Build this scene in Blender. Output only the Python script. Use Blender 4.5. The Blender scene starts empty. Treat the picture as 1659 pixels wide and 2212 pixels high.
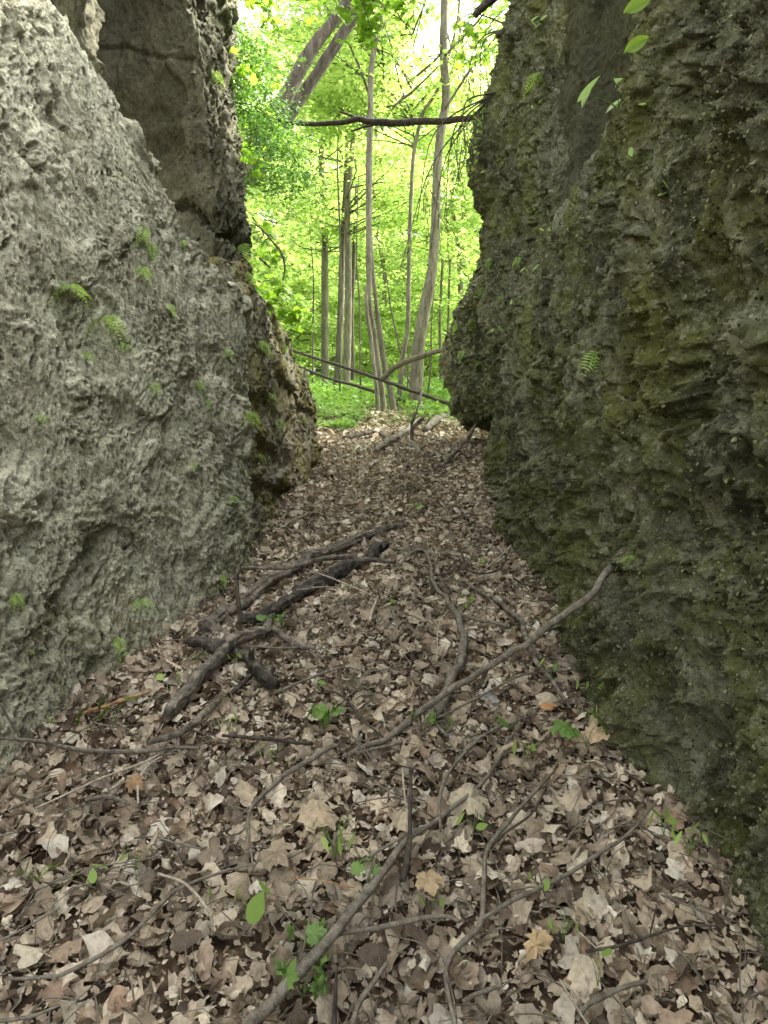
import bpy, math, random
import numpy as np
from mathutils import Vector, Matrix
from mathutils.bvhtree import BVHTree

# ------------------------------------------------------------------ camera, light, exposure
sc = bpy.context.scene
COL = sc.collection
R = math.radians
cam_d = bpy.data.cameras.new("camera")
cam = bpy.data.objects.new("camera", cam_d)
COL.objects.link(cam)
cam.location = (0, 0, 1.5)
cam.rotation_euler = (R(90), 0, 0)
cam_d.sensor_fit = 'VERTICAL'
cam_d.sensor_height = 34.6
cam_d.lens = 24.0
cam_d.clip_start = 0.05
cam_d.clip_end = 600
sc.camera = cam

SUN_EL, SUN_AZ = 50.0, 68.0          # azimuth measured from +Y towards +X
w = bpy.data.worlds.new("World")
sc.world = w
w.use_nodes = True
nt = w.node_tree
bg = nt.nodes['Background']
sky = nt.nodes.new('ShaderNodeTexSky')
sky.sky_type = 'NISHITA'
sky.sun_disc = False
sky.sun_elevation = R(SUN_EL)
sky.sun_rotation = R(SUN_AZ)
sky.air_density = 1.0
sky.dust_density = 4.0
sky.ozone_density = 1.0
hs = nt.nodes.new('ShaderNodeHueSaturation')
hs.inputs['Saturation'].default_value = 0.12
nt.links.new(sky.outputs[0], hs.inputs['Color'])
nt.links.new(hs.outputs[0], bg.inputs['Color'])
bg.inputs['Strength'].default_value = 0.15
sun_d = bpy.data.lights.new("sun", 'SUN')
sun_d.energy = 3.6
sun_d.angle = R(10)
sun_d.color = (1.0, 0.95, 0.86)
sun = bpy.data.objects.new("sun", sun_d)
COL.objects.link(sun)
sun.location = (6, 6, 20)
sd = Vector((math.sin(R(SUN_AZ)) * math.cos(R(SUN_EL)), math.cos(R(SUN_AZ)) * math.cos(R(SUN_EL)), math.sin(R(SUN_EL))))
sun.rotation_euler = sd.to_track_quat('Z', 'Y').to_euler()
sc.view_settings.view_transform = 'Standard'
sc.view_settings.look = 'None'
sc.view_settings.gamma = 1.0
sc.view_settings.exposure = 2.85
sc.cycles.max_bounces = 7
sc.cycles.diffuse_bounces = 4
sc.cycles.glossy_bounces = 2
sc.cycles.transmission_bounces = 5
sc.cycles.use_denoising = True

rng = np.random.default_rng(7)
random.seed(7)
F = 1534.0          # focal length in the pixels of a 1659 x 2212 picture (used only to read the layout off the photograph)

# ------------------------------------------------------------------ numpy noise
def _h(ix, iy, iz, s):
    with np.errstate(over='ignore'):
        h = (ix.astype(np.uint32) * np.uint32(374761393) + iy.astype(np.uint32) * np.uint32(668265263)
             + iz.astype(np.uint32) * np.uint32(2147483647 - 97) + np.uint32((s * 1274126177) & 0xffffffff))
        h = (h ^ (h >> np.uint32(13))) * np.uint32(1274126177)
        h = (h ^ (h >> np.uint32(16))) * np.uint32(2246822519)
        h = h ^ (h >> np.uint32(15))
    return (h & np.uint32(0xffffff)).astype(np.float32) / np.float32(0xffffff)

def vnoise(P, s=0):
    """value noise in -1..1 ; P (...,3)"""
    f = np.floor(P)
    i = f.astype(np.int64)
    t = (P - f).astype(np.float32)
    t = t * t * t * (t * (t * 6 - 15) + 10)
    x, y, z = t[..., 0], t[..., 1], t[..., 2]
    ix, iy, iz = i[..., 0], i[..., 1], i[..., 2]
    c = {}
    for a in (0, 1):
        for b in (0, 1):
            for d in (0, 1):
                c[a, b, d] = _h(ix + a, iy + b, iz + d, s)
    x00 = c[0, 0, 0] * (1 - x) + c[1, 0, 0] * x
    x10 = c[0, 1, 0] * (1 - x) + c[1, 1, 0] * x
    x01 = c[0, 0, 1] * (1 - x) + c[1, 0, 1] * x
    x11 = c[0, 1, 1] * (1 - x) + c[1, 1, 1] * x
    return ((x00 * (1 - y) + x10 * y) * (1 - z) + (x01 * (1 - y) + x11 * y) * z) * 2 - 1

def fbm(P, o=4, s=0, g=0.5):
    a, t, r = 1.0, 0.0, 0.0
    Q = P.copy()
    for k in range(o):
        r = r + a * vnoise(Q, s + k)
        t += a
        a *= g
        Q = Q * 2.03 + 17.3
    return r / t

def ridged(P, o=3, s=0):
    a, t, r = 1.0, 0.0, 0.0
    Q = P.copy()
    for k in range(o):
        n = 1 - np.abs(vnoise(Q, s + k)) * 2
        r = r + a * n
        t += a
        a *= 0.5
        Q = Q * 2.1 + 9.1
    return r / t

def worley(P, s=0):
    f = np.floor(P).astype(np.int64)
    d1 = np.full(P.shape[:-1], 9.0, np.float32)
    for a in (-1, 0, 1):
        for b in (-1, 0, 1):
            for c in (-1, 0, 1):
                ix, iy, iz = f[..., 0] + a, f[..., 1] + b, f[..., 2] + c
                dx = ix + _h(ix, iy, iz, s) - P[..., 0]
                dy = iy + _h(ix, iy, iz, s + 1) - P[..., 1]
                dz = iz + _h(ix, iy, iz, s + 2) - P[..., 2]
                d1 = np.minimum(d1, (dx * dx + dy * dy + dz * dz).astype(np.float32))
    return np.sqrt(d1)

def sstep(a, b, x):
    t = np.clip((x - a) / (b - a), 0, 1)
    return t * t * (3 - 2 * t)

# ------------------------------------------------------------------ mesh helpers
def mesh_np(name, V, polys, smooth=True):
    """polys: list of (m,k) int arrays, one per polygon size"""
    me = bpy.data.meshes.new(name)
    V = np.asarray(V, np.float32).reshape(-1, 3)
    me.vertices.add(len(V))
    me.vertices.foreach_set('co', V.ravel())
    idx = np.concatenate([np.asarray(p, np.int32).ravel() for p in polys])
    tot = np.concatenate([np.full(len(p), p.shape[1], np.int32) for p in polys])
    start = np.concatenate([[0], np.cumsum(tot)[:-1]]).astype(np.int32)
    me.loops.add(len(idx))
    me.loops.foreach_set('vertex_index', idx)
    me.polygons.add(len(tot))
    me.polygons.foreach_set('loop_start', start)
    me.polygons.foreach_set('loop_total', tot)
    if smooth:
        me.polygons.foreach_set('use_smooth', np.ones(len(tot), bool))
    me.update(calc_edges=True)
    return me

def add_obj(name, me, mat, parent=None, loc=None):
    o = bpy.data.objects.new(name, me)
    COL.objects.link(o)
    if mat is not None and me is not None and not me.materials:
        me.materials.append(mat)
    if parent is not None:
        o.parent = parent
    if loc is not None:
        o.location = loc
    return o

def tag(o, label=None, cat=None, group=None, kind=None):
    if label: o['label'] = label
    if cat: o['category'] = cat
    if group: o['group'] = group
    if kind: o['kind'] = kind
    return o

def empty(name, loc, rz=0, label=None, cat=None, group=None):
    o = bpy.data.objects.new(name, None)
    COL.objects.link(o)
    o.empty_display_size = 0.1
    o.location = loc
    o.rotation_euler = (0, 0, rz)
    tag(o, label, cat, group)
    return o

# ------------------------------------------------------------------ materials
def new_mat(name):
    m = bpy.data.materials.new(name)
    m.use_nodes = True
    n = m.node_tree.nodes
    for x in list(n):
        n.remove(x)
    out = n.new('ShaderNodeOutputMaterial')
    return m, m.node_tree, out

class NB:
    def __init__(s, t): s.t = t
    def n(s, typ, **kw):
        x = s.t.nodes.new(typ)
        for k, v in kw.items():
            setattr(x, k, v)
        return x
    def l(s, a, b): s.t.links.new(a, b)
    def noise(s, vec, scale, detail=6, rough=0.6, dist=0.0):
        x = s.n('ShaderNodeTexNoise')
        x.inputs['Scale'].default_value = scale
        x.inputs['Detail'].default_value = detail
        x.inputs['Roughness'].default_value = rough
        x.inputs['Distortion'].default_value = dist
        if vec is not None: s.l(vec, x.inputs['Vector'])
        return x.outputs['Fac']
    def vor(s, vec, scale, feature='F1'):
        x = s.n('ShaderNodeTexVoronoi', feature=feature)
        x.inputs['Scale'].default_value = scale
        if vec is not None: s.l(vec, x.inputs['Vector'])
        return x.outputs['Distance']
    def ramp(s, fac, stops, interp='LINEAR'):
        x = s.n('ShaderNodeValToRGB')
        x.color_ramp.interpolation = interp
        e = x.color_ramp.elements
        while len(e) > 1: e.remove(e[-1])
        for i, (p, c) in enumerate(stops):
            if i == 0: el = e[0]; el.position = p
            else: el = e.new(p)
            el.color = (*c, 1) if not isinstance(c, (int, float)) else (c, c, c, 1)
        s.l(fac, x.inputs['Fac'])
        return x.outputs['Color']
    def mix(s, fac, a, b, mode='MIX'):
        x = s.n('ShaderNodeMix', data_type='RGBA', blend_type=mode)
        for sock, v in ((x.inputs[0], fac), (x.inputs[6], a), (x.inputs[7], b)):
            if isinstance(v, (int, float)): sock.default_value = v
            elif isinstance(v, tuple): sock.default_value = (*v, 1)
            else: s.l(v, sock)
        return x.outputs[2]
    def math(s, op, a, b=0.0):
        x = s.n('ShaderNodeMath', operation=op)
        for sock, v in ((x.inputs[0], a), (x.inputs[1], b)):
            if isinstance(v, (int, float)): sock.default_value = v
            else: s.l(v, sock)
        return x.outputs[0]
    def bump(s, h, strength, dist, normal=None):
        x = s.n('ShaderNodeBump')
        x.inputs['Strength'].default_value = strength
        x.inputs['Distance'].default_value = dist
        s.l(h, x.inputs['Height'])
        if normal is not None: s.l(normal, x.inputs['Normal'])
        return x.outputs['Normal']
    def mapping(s, vec, scale):
        x = s.n('ShaderNodeMapping')
        x.inputs['Scale'].default_value = scale
        s.l(vec, x.inputs['Vector'])
        return x.outputs[0]

def rock_mat(name, tones, fleck, moss, moss_lo, moss_hi, zfade=None, streak=0.5, bumpd=0.006, spots=0.5, grain=1.0, recess=None):
    """tones: 4 colours dark->light ; moss colour applied where noise > lo..hi ; zfade (z0,z1,m0,m1): more moss low down"""
    m, t, out = new_mat(name)
    b = NB(t)
    pos = b.n('ShaderNodeNewGeometry').outputs['Position']
    n1 = b.noise(pos, 1.6, 5, 0.6, 0.4)
    n2 = b.noise(pos, 7.0, 8, 0.68, 0.2)
    n3 = b.noise(pos, 42.0, 6, 0.72)
    st = b.noise(b.mapping(pos, (5, 5, 1.1)), 1.2, 6, 0.6, 0.6)
    f = b.math('ADD', b.math('MULTIPLY', n1, 0.45), b.math('MULTIPLY', n2, 0.55))
    f = b.math('ADD', b.math('MULTIPLY', f, 1 - 0.4 * streak), b.math('MULTIPLY', st, 0.4 * streak))
    c = b.ramp(f, [(0.36, tones[0]), (0.46, tones[1]), (0.54, tones[2]), (0.64, tones[3])])
    c = b.mix(0.9 * grain, c, b.ramp(n3, [(0.34, 0.34), (0.46, 0.85), (0.54, 1.12), (0.68, 1.65)]), 'MULTIPLY')
    # moss
    mn = b.noise(pos, 2.3, 9, 0.74, 0.5)
    sp = b.n('ShaderNodeSeparateXYZ'); b.l(pos, sp.inputs[0])
    if zfade:
        mr = b.n('ShaderNodeMapRange')
        for k, val in zip(('From Min', 'From Max', 'To Min', 'To Max'), (zfade[0], zfade[1], zfade[2], zfade[3])):
            mr.inputs[k].default_value = val
        b.l(b.math('SUBTRACT', sp.outputs['Z'], b.math('MULTIPLY', sp.outputs['Y'], 0.25)), mr.inputs['Value'])
        mn = b.math('ADD', mn, mr.outputs[0])
    mf = b.ramp(mn, [(moss_lo, 0.0), (moss_hi, 1.0)])
    mc = b.mix(b.noise(pos, 38, 7, 0.75), tuple(x * 0.35 for x in moss), tuple(min(1, x * 1.7) for x in moss))
    c = b.mix(b.math('MULTIPLY', mf, 0.9), c, mc)
    # lichen crust and dark-coloured holes that follow the bump
    cr = b.noise(pos, 26, 9, 0.78, 0.3)
    c = b.mix(b.math('MULTIPLY', b.ramp(cr, [(0.53, 0.0), (0.60, 1.0)]), spots), c, fleck)
    v = b.vor(b.mix(0.06, pos, b.n('ShaderNodeTexNoise').outputs['Color'], 'ADD'), 48)
    hole = b.ramp(b.math('ADD', v, b.math('MULTIPLY', b.noise(pos, 6, 4), 0.9)), [(0.50, 1.0), (0.60, 0.0)])
    hole = b.math('MULTIPLY', hole, 0.85 * grain)
    c = b.mix(hole, c, tuple(x * 0.25 for x in tones[0]))
    dk = b.ramp(b.noise(pos, 85, 4, 0.65), [(0.33, 1.0), (0.41, 0.0)])
    c = b.mix(b.math('MULTIPLY', dk, 0.8 * grain), c, tuple(x * 0.4 for x in tones[0]))
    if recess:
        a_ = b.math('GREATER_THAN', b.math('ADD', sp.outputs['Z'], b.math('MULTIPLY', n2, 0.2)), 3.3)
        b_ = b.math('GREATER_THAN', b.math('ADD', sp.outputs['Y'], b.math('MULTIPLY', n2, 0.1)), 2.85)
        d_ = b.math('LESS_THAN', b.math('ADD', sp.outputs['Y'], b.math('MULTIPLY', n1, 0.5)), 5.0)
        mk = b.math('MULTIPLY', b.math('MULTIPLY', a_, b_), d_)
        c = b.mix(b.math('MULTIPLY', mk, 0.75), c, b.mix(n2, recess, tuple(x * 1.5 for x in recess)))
    bs = b.n('ShaderNodeBsdfPrincipled')
    b.l(c, bs.inputs['Base Color'])
    bs.inputs['Roughness'].default_value = 0.92
    bs.inputs['Specular IOR Level'].default_value = 0.15
    h = b.math('SUBTRACT', b.noise(pos, 55, 9, 0.75), b.math('MULTIPLY', hole, 0.5))
    nrm = b.bump(b.noise(pos, 17, 7, 0.72), 1.0, bumpd * 2.6)
    nrm = b.bump(h, 1.0, bumpd * 1.8, nrm)
    b.l(nrm, bs.inputs['Normal'])
    b.l(bs.outputs[0], out.inputs['Surface'])
    return m

M_LEFT = rock_mat('grey_limestone', [(.20, .196, .128), (.39, .383, .265), (.56, .552, .405), (.70, .69, .52)], (.76, .75, .58),
                  (.20, .185, .07), 0.64, 0.78, zfade=(0.0, 1.2, 0.16, 0.0), bumpd=0.010, spots=.55)
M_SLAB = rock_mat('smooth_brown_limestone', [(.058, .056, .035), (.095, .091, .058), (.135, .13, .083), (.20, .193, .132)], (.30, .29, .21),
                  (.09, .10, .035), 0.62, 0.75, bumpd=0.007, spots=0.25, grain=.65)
M_MOSSY = rock_mat('mossy_brown_limestone', [(.12, .105, .07), (.20, .18, .125), (.29, .27, .20), (.40, .38, .30)], (.48, .46, .36),
                   (.20, .175, .045), 0.45, 0.60, bumpd=0.008, spots=.35)
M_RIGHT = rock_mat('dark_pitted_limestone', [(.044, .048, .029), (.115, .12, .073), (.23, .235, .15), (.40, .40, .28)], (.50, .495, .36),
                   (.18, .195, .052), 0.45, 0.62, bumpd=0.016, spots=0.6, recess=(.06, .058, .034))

def leaf_mat(name, cols, trans=0.5, tint=(1.0, 1.0, 1.0), rough=0.5, spec=0.3, veins=False, tboost=1.0):
    m, t, out = new_mat(name)
    b = NB(t)
    g = b.n('ShaderNodeNewGeometry')
    rnd = g.outputs['Random Per Island']
    st = [(i / max(1, len(cols) - 1), c) for i, c in enumerate(cols)]
    c = b.ramp(rnd, st)
    if veins:
        c = b.mix(1.0, c, b.ramp(b.noise(g.outputs['Position'], 1.7, 4, 0.6), [(0.35, 0.70), (0.5, 1.0), (0.62, 1.15)]), 'MULTIPLY')
        n = b.noise(g.outputs['Position'], 55, 5, 0.7)
        c = b.mix(0.75, c, b.ramp(n, [(0.32, 0.5), (0.5, 1.0), (0.7, 1.35)]), 'MULTIPLY')
    bs = b.n('ShaderNodeBsdfPrincipled')
    b.l(c, bs.inputs['Base Color'])
    bs.inputs['Roughness'].default_value = rough
    bs.inputs['Specular IOR Level'].default_value = spec
    if veins:
        b.l(b.bump(b.noise(g.outputs['Position'], 120, 4, 0.6), 0.5, 0.003), bs.inputs['Normal'])
    tr = b.n('ShaderNodeBsdfTranslucent')
    tc = b.mix(1.0, c, tuple(min(3.0, x * tboost) for x in tint), 'MULTIPLY')
    b.l(tc, tr.inputs['Color'])
    mx = b.n('ShaderNodeMixShader')
    mx.inputs[0].default_value = trans
    b.l(bs.outputs[0], mx.inputs[1]); b.l(tr.outputs[0], mx.inputs[2])
    b.l(mx.outputs[0], out.inputs['Surface'])
    return m

LITTER_COLS = [(0.562, 0.48, 0.35), (0.191, 0.145, 0.101), (0.435, 0.364, 0.257), (0.085, 0.064, 0.047), (0.657, 0.587, 0.445), (0.294, 0.225, 0.157), (0.486, 0.406, 0.29), (0.131, 0.097, 0.071), (0.599, 0.521, 0.387), (0.359, 0.292, 0.212), (0.308, 0.217, 0.15), (0.666, 0.616, 0.502), (0.234, 0.182, 0.132), (0.532, 0.452, 0.329)]
M_LITTER = leaf_mat('dry_leaf', LITTER_COLS, 0.10, (1, .85, .6), 0.75, 0.15, True)
M_CANOPY = leaf_mat('spring_leaf', [(.38, .50, .15), (.28, .43, .11), (.44, .54, .20), (.33, .47, .13), (.23, .38, .10), (.41, .52, .18)],
                    0.62, (1.32, 1.28, 1.05), 0.5, 0.25)
M_CANOPY_NEAR = leaf_mat('maple_leaf', [(.26, .43, .05), (.19, .36, .045), (.32, .48, .07), (.22, .40, .05)], 0.55, (1.25, 1.25, .8), 0.45, 0.3)
M_SHRUB = leaf_mat('fine_dark_leaf', [(.08, .18, .035), (.12, .24, .05), (.06, .14, .03), (.17, .30, .07)], 0.35, (1.2, 1.3, .7), 0.5, 0.3)
M_FERN = leaf_mat('fern_green', [(.34, .50, .12), (.27, .43, .10), (.40, .55, .16)], 0.45, (1.2, 1.2, .6), 0.5, 0.3)
M_HERB = leaf_mat('herb_green', [(.19, .32, .08), (.24, .38, .11), (.15, .27, .06), (.23, .36, .13)], 0.4, (1.2, 1.2, .7), 0.5, 0.3)

def bark_mat(name, tones, stretch=0.25, scale=9.0, bumpd=0.006, lichen=None):
    m, t, out = new_mat(name)
    b = NB(t)
    pos = b.n('ShaderNodeTexCoord').outputs['Object']
    mp = b.mapping(pos, (1, 1, stretch))
    n1 = b.noise(mp, scale, 7, 0.7, 0.3)
    n2 = b.noise(mp, scale * 5, 6, 0.7)
    c = b.ramp(n1, [(0.34, tones[0]), (0.5, tones[1]), (0.66, tones[2])])
    c = b.mix(0.8, c, b.ramp(n2, [(0.3, 0.55), (0.5, 1.0), (0.7, 1.4)]), 'MULTIPLY')
    if lichen:
        lf = b.ramp(b.noise(pos, scale * 1.7, 6, 0.7), [(0.56, 0.0), (0.64, 1.0)])
        c = b.mix(b.math('MULTIPLY', lf, 0.7), c, lichen)
    bs = b.n('ShaderNodeBsdfPrincipled')
    b.l(c, bs.inputs['Base Color'])
    bs.inputs['Roughness'].default_value = 0.9
    bs.inputs['Specular IOR Level'].default_value = 0.2
    h = b.math('ADD', n1, b.math('MULTIPLY', n2, 0.5))
    b.l(b.bump(h, 1.0, bumpd), bs.inputs['Normal'])
    b.l(bs.outputs[0], out.inputs['Surface'])
    return m

M_BARK = bark_mat('grey_brown_bark', [(.065, .056, .038), (.14, .125, .09), (.23, .208, .155)], 0.2, 14, 0.014, (.18, .20, .13))
M_BARK_DK = bark_mat('dark_bark', [(.045, .038, .028), (.10, .087, .064), (.18, .158, .12)], 0.2, 14, 0.014)
M_STICK = bark_mat('weathered_stick', [(.085, .07, .055), (.16, .14, .11), (.26, .235, .19)], 1.0, 40, 0.003, (.22, .22, .16))
M_STICK_DK = bark_mat('wet_dark_stick', [(.025, .02, .017), (.06, .05, .04), (.12, .10, .08)], 1.0, 40, 0.003)
M_STICK_PALE = bark_mat('bleached_stick', [(.22, .18, .13), (.36, .31, .24), (.48, .43, .34)], 1.0, 40, 0.002)
M_LOG = bark_mat('rotting_log', [(.05, .043, .035), (.16, .138, .11), (.34, .30, .235)], 1.0, 22, 0.014)
M_LOG_DK = bark_mat('black_rotten_log', [(.025, .021, .018), (.07, .06, .05), (.19, .165, .13)], 1.0, 22, 0.014)
M_SPLIT = bark_mat('split_orange_wood', [(.16, .07, .035), (.33, .19, .09), (.5, .35, .2)], 1.0, 30, 0.004)
M_STEM = bark_mat('green_stem', [(.10, .17, .04), (.15, .24, .05), (.2, .3, .08)], 1.0, 30, 0.001)

# ------------------------------------------------------------------ the ground
def gprof(y):
    y = np.asarray(y, float)
    a = 0.25 * np.minimum(y, 22.0)
    return a + 0.10 * np.maximum(y - 22.0, 0)

def ground_z(x, y, detail=True):
    x = np.asarray(x, float); y = np.asarray(y, float)
    z = gprof(y)
    inside = 1 - sstep(9, 13, y)
    z = z - 0.045 + inside * 0.03 * np.clip(x * x, 0, 3)
    P = np.stack([x, y, np.zeros_like(x)], -1)
    z = z + 0.05 * fbm(P * 0.9, 2, 31) + 0.022 * fbm(P * 4.0, 2, 32)
    z = z + sstep(12, 30, y) * 0.25 * fbm(P * 0.15, 2, 33)
    return z

def gz(x, y):
    return float(ground_z(np.array([x]), np.array([y]))[0])

def at_ground(X, Y):
    """the ground point seen at a spot of the photograph"""
    rx, rz = (X - 829.5) / F, -(Y - 1106) / F
    lo, hi = 0.5, 60.0
    f = lambda d: 1.5 + rz * d - gz(rx * d, d)
    d = 0.6
    while d < 60:
        if f(d) < 0: break
        d *= 1.04
    lo, hi = d / 1.04, d
    for _ in range(18):
        mid = (lo + hi) / 2
        if f(mid) > 0: lo = mid
        else: hi = mid
    return Vector((rx * hi, hi, gz(rx * hi, hi)))

def at(X, Y, d):
    return Vector(((X - 829.5) / F * d, d, 1.5 - (Y - 1106) / F * d))

def build_ground():
    ys = [-30.0]
    while ys[-1] < 400:
        y = ys[-1]
        ys.append(y + max(0.025, 0.02 * abs(y)) if y > -1 else y + max(0.1, -y * .15))
    ys = np.array(ys)
    xs = [0.0]
    while xs[-1] < 250:
        xs.append(xs[-1] + max(0.03, 0.05 * (xs[-1] - 1.0)))
    xs = np.array(xs)
    xs = np.concatenate([-xs[:0:-1], xs])
    X, Yg = np.meshgrid(xs, ys)
    Z = ground_z(X, Yg)
    P = np.stack([X, Yg, Z], -1)
    Z += 0.008 * fbm(P * 25, 3, 40)
    V = np.stack([X, Yg, Z], -1)
    n, mcol = X.shape
    i = np.arange(n * mcol).reshape(n, mcol)
    q = np.stack([i[:-1, :-1], i[:-1, 1:], i[1:, 1:], i[1:, :-1]], -1).reshape(-1, 4)
    m, t, out = new_mat('leafy_soil')
    b = NB(t)
    pos = b.n('ShaderNodeNewGeometry').outputs['Position']
    n1 = b.noise(pos, 22, 8, 0.75, 0.4)
    c = b.ramp(n1, [(0.3, (.03, .021, .015)), (0.48, (.09, .062, .042)), (0.62, (.20, .145, .095)), (0.75, (.33, .26, .18))])
    sp = b.n('ShaderNodeSeparateXYZ'); b.l(pos, sp.inputs[0])
    mr = b.n('ShaderNodeMapRange')
    mr.inputs['From Min'].default_value = 11.5; mr.inputs['From Max'].default_value = 14.5
    b.l(sp.outputs['Y'], mr.inputs['Value'])
    c = b.mix(mr.outputs[0], c, b.mix(n1, (.08, .14, .025), (.20, .33, .06)))
    bs = b.n('ShaderNodeBsdfPrincipled')
    b.l(c, bs.inputs['Base Color']); bs.inputs['Roughness'].default_value = 0.95
    bs.inputs['Specular IOR Level'].default_value = 0.1
    b.l(b.bump(n1, 1.0, 0.02), bs.inputs['Normal'])
    b.l(bs.outputs[0], out.inputs['Surface'])
    o = add_obj('ground', mesh_np('ground', V, [q]), m)
    tag(o, kind='structure')
build_ground()

# ------------------------------------------------------------------ rocks
SURF = {}
def loft(name, vlev, loops, seg, rows, zfun, disp, mat, label, cat='rock', cap0=False):
    """closed rock: control loops (K plan points each) at levels vlev, seg = samples per control segment"""
    loops = np.array(loops, float)           # L,K,2
    L, K, _ = loops.shape
    v = rows
    C = np.zeros((len(v), K, 2))
    for k in range(K):
        for a in (0, 1):
            C[:, k, a] = np.interp(v, vlev, loops[:, k, a])
    pts = []
    for k in range(K):
        p0, p1, p2, p3 = C[:, (k - 1) % K], C[:, k], C[:, (k + 1) % K], C[:, (k + 2) % K]
        n = seg[k]
        for j in range(n):
            t = j / n
            pts.append(0.5 * ((2 * p1) + (-p0 + p2) * t + (2 * p0 - 5 * p1 + 4 * p2 - p3) * t * t + (-p0 + 3 * p1 - 3 * p2 + p3) * t ** 3))
    XY = np.stack(pts, 1)                     # rows, N, 2
    Z = zfun(XY[..., 0], XY[..., 1], v[:, None] + 0 * XY[..., 0])
    P = np.concatenate([XY, Z[..., None]], -1)
    cen = P.mean(1, keepdims=True)
    caps = []
    for f, dz in [(1 - 0.0035 * k - 0.00012 * k * k, -0.0006 * k) for k in range(1, 34)] + [(0.6, -.03), (0.3, -.03), (0.01, -.03)]:
        q = cen[-1:] + (P[-1:] - cen[-1:]) * f
        q[..., 2] = P[-1:, :, 2] * f + P[-1, :, 2].min() * (1 - f) + dz
        caps.append(q)
    P = np.concatenate([P] + caps, 0)
    if cap0:
        c0 = []
        for f, dz in ((0.01, 0), (0.4, 0), (0.75, 0), (0.95, 0)):
            q = cen[:1] + (P[:1] - cen[:1]) * f
            q[..., 2] = P[:1, :, 2]
            c0.append(q)
        P = np.concatenate(c0 + [P], 0)
    du = np.roll(P, -1, 1) - np.roll(P, 1, 1)
    dv = np.gradient(P, axis=0)
    n = np.cross(du, dv)
    n /= np.linalg.norm(n, axis=-1, keepdims=True) + 1e-9
    c2 = P.mean((0, 1))
    if ((P - c2) * n).sum(-1).mean() < 0:
        n = -n
    # smooth the normals a little
    for _ in range(6):
        n = (n + np.roll(n, 1, 1) + np.roll(n, -1, 1)) / 3
        n[1:-1] = (n[1:-1] + n[:-2] + n[2:]) / 3
    n /= np.linalg.norm(n, axis=-1, keepdims=True) + 1e-9
    P = P + disp(P, n)
    SURF[name] = (P, n)
    nr, N = P.shape[:2]
    i = np.arange(nr * N).reshape(nr, N)
    a, b_ = i[:-1], i[1:]
    q = np.stack([a, np.roll(a, -1, 1), np.roll(b_, -1, 1), b_], -1).reshape(-1, 4)
    o = add_obj(name, mesh_np(name, P, [q]), mat)
    tag(o, label, cat)
    return o

def disp_left(P, n):
    A = P * np.array([1, 1, 0.8])
    wq = A + 0.12 * np.stack([fbm(A * 3, 2, 1), fbm(A * 3, 2, 5), fbm(A * 3, 2, 9)], -1)
    d = 0.080 * fbm(wq * 0.9, 3, 11) + 0.018 * fbm(wq * 3.1, 3, 21)
    msk = sstep(-0.15, 0.4, fbm(A * 1.1, 3, 71))
    w1 = worley(wq * np.array([8, 8, 6]), 81)
    d -= 0.045 * (1 - sstep(0.08, 0.42, w1)) * msk
    w2 = worley(wq * np.array([26, 26, 22]), 91)
    d -= 0.016 * (1 - sstep(0.1, 0.5, w2)) * (0.15 + msk)
    w3 = worley(wq * np.array([13, 13, 11]), 95)
    d -= 0.045 * (1 - sstep(0.16, 0.30, w3)) * sstep(-0.1, 0.25, fbm(A * 2.3, 2, 73))
    w4 = worley(wq * np.array([30, 30, 26]), 97)
    d -= 0.020 * (1 - sstep(0.14, 0.30, w4)) * sstep(-0.5, -0.05, fbm(A * 3.3, 2, 75))
    cr = ridged(wq * np.array([1.5, 1.5, 2.2]) + wq[..., 1:2] * .5, 2, 51)
    d -= 0.04 * sstep(0.86, 0.98, cr)
    # spalled plates with broken edges
    pl = fbm(wq * np.array([2.2, 2.2, 3.0]), 3, 56)
    d += 0.030 * sstep(-0.03, 0.02, pl) + 0.022 * sstep(0.16, 0.20, pl)
    d += (0.002 + 0.013 * msk) * ridged(wq * 8, 3, 61) + (0.006 + 0.008 * msk) * ridged(wq * 21, 3, 63) + 0.009 * fbm(wq * 55, 3, 65)
    d += 0.045
    return n * d[..., None]

def disp_slab(P, n):
    A = P * np.array([1, 1, 0.7])
    wq = A + 0.2 * fbm(A * 1.5, 2, 3)[..., None]
    d = 0.14 * fbm(wq * 1.1, 3, 111) + 0.07 * fbm(wq * 2.6, 3, 117) + 0.03 * ridged(wq * 4, 3, 121) + 0.012 * fbm(wq * 14, 3, 127) + 0.006 * fbm(wq * 40, 2, 131)
    pl = fbm(wq * np.array([1.6, 1.6, 1.1]) + 3.3, 3, 133)
    d += 0.05 * sstep(-0.02, 0.03, pl) + 0.04 * sstep(0.2, 0.24, pl)
    # cracks
    zz = P[..., 2] + 0.22 * fbm(P * 1.7, 3, 141) + 0.25 * (P[..., 0] + 1.8)
    for z0, dep, wd in ((3.80, .16, .035), (4.75, .03, .015)):
        d -= dep * np.exp(-((zz - z0) / wd) ** 2)
    rim = sstep(0.2, 0.8, n[..., 0])          # the edge towards the passage is rough
    d += rim * (0.07 * ridged(wq * 5, 3, 151) + 0.035 * ridged(wq * 15, 3, 155) - 0.04)
    d -= 0.13
    return n * d[..., None]

def disp_mossy(P, n):
    wq = P + 0.15 * np.stack([fbm(P * 2, 2, 1), fbm(P * 2, 2, 5), fbm(P * 2, 2, 9)], -1)
    d = 0.07 * fbm(wq * 1.2, 3, 211) + 0.03 * ridged(wq * np.array([3, 3, 3.6]), 3, 221) + 0.022 * ridged(wq * 9, 3, 231) + 0.008 * fbm(wq * 30, 2, 241)
    step = fbm(np.stack([P[..., 0] * .4, P[..., 1] * .4, P[..., 2] * 3.2], -1), 2, 251)
    d += 0.05 * sstep(-0.05, 0.02, step) + 0.05 * sstep(0.2, 0.25, step)
    return n * d[..., None]

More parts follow.
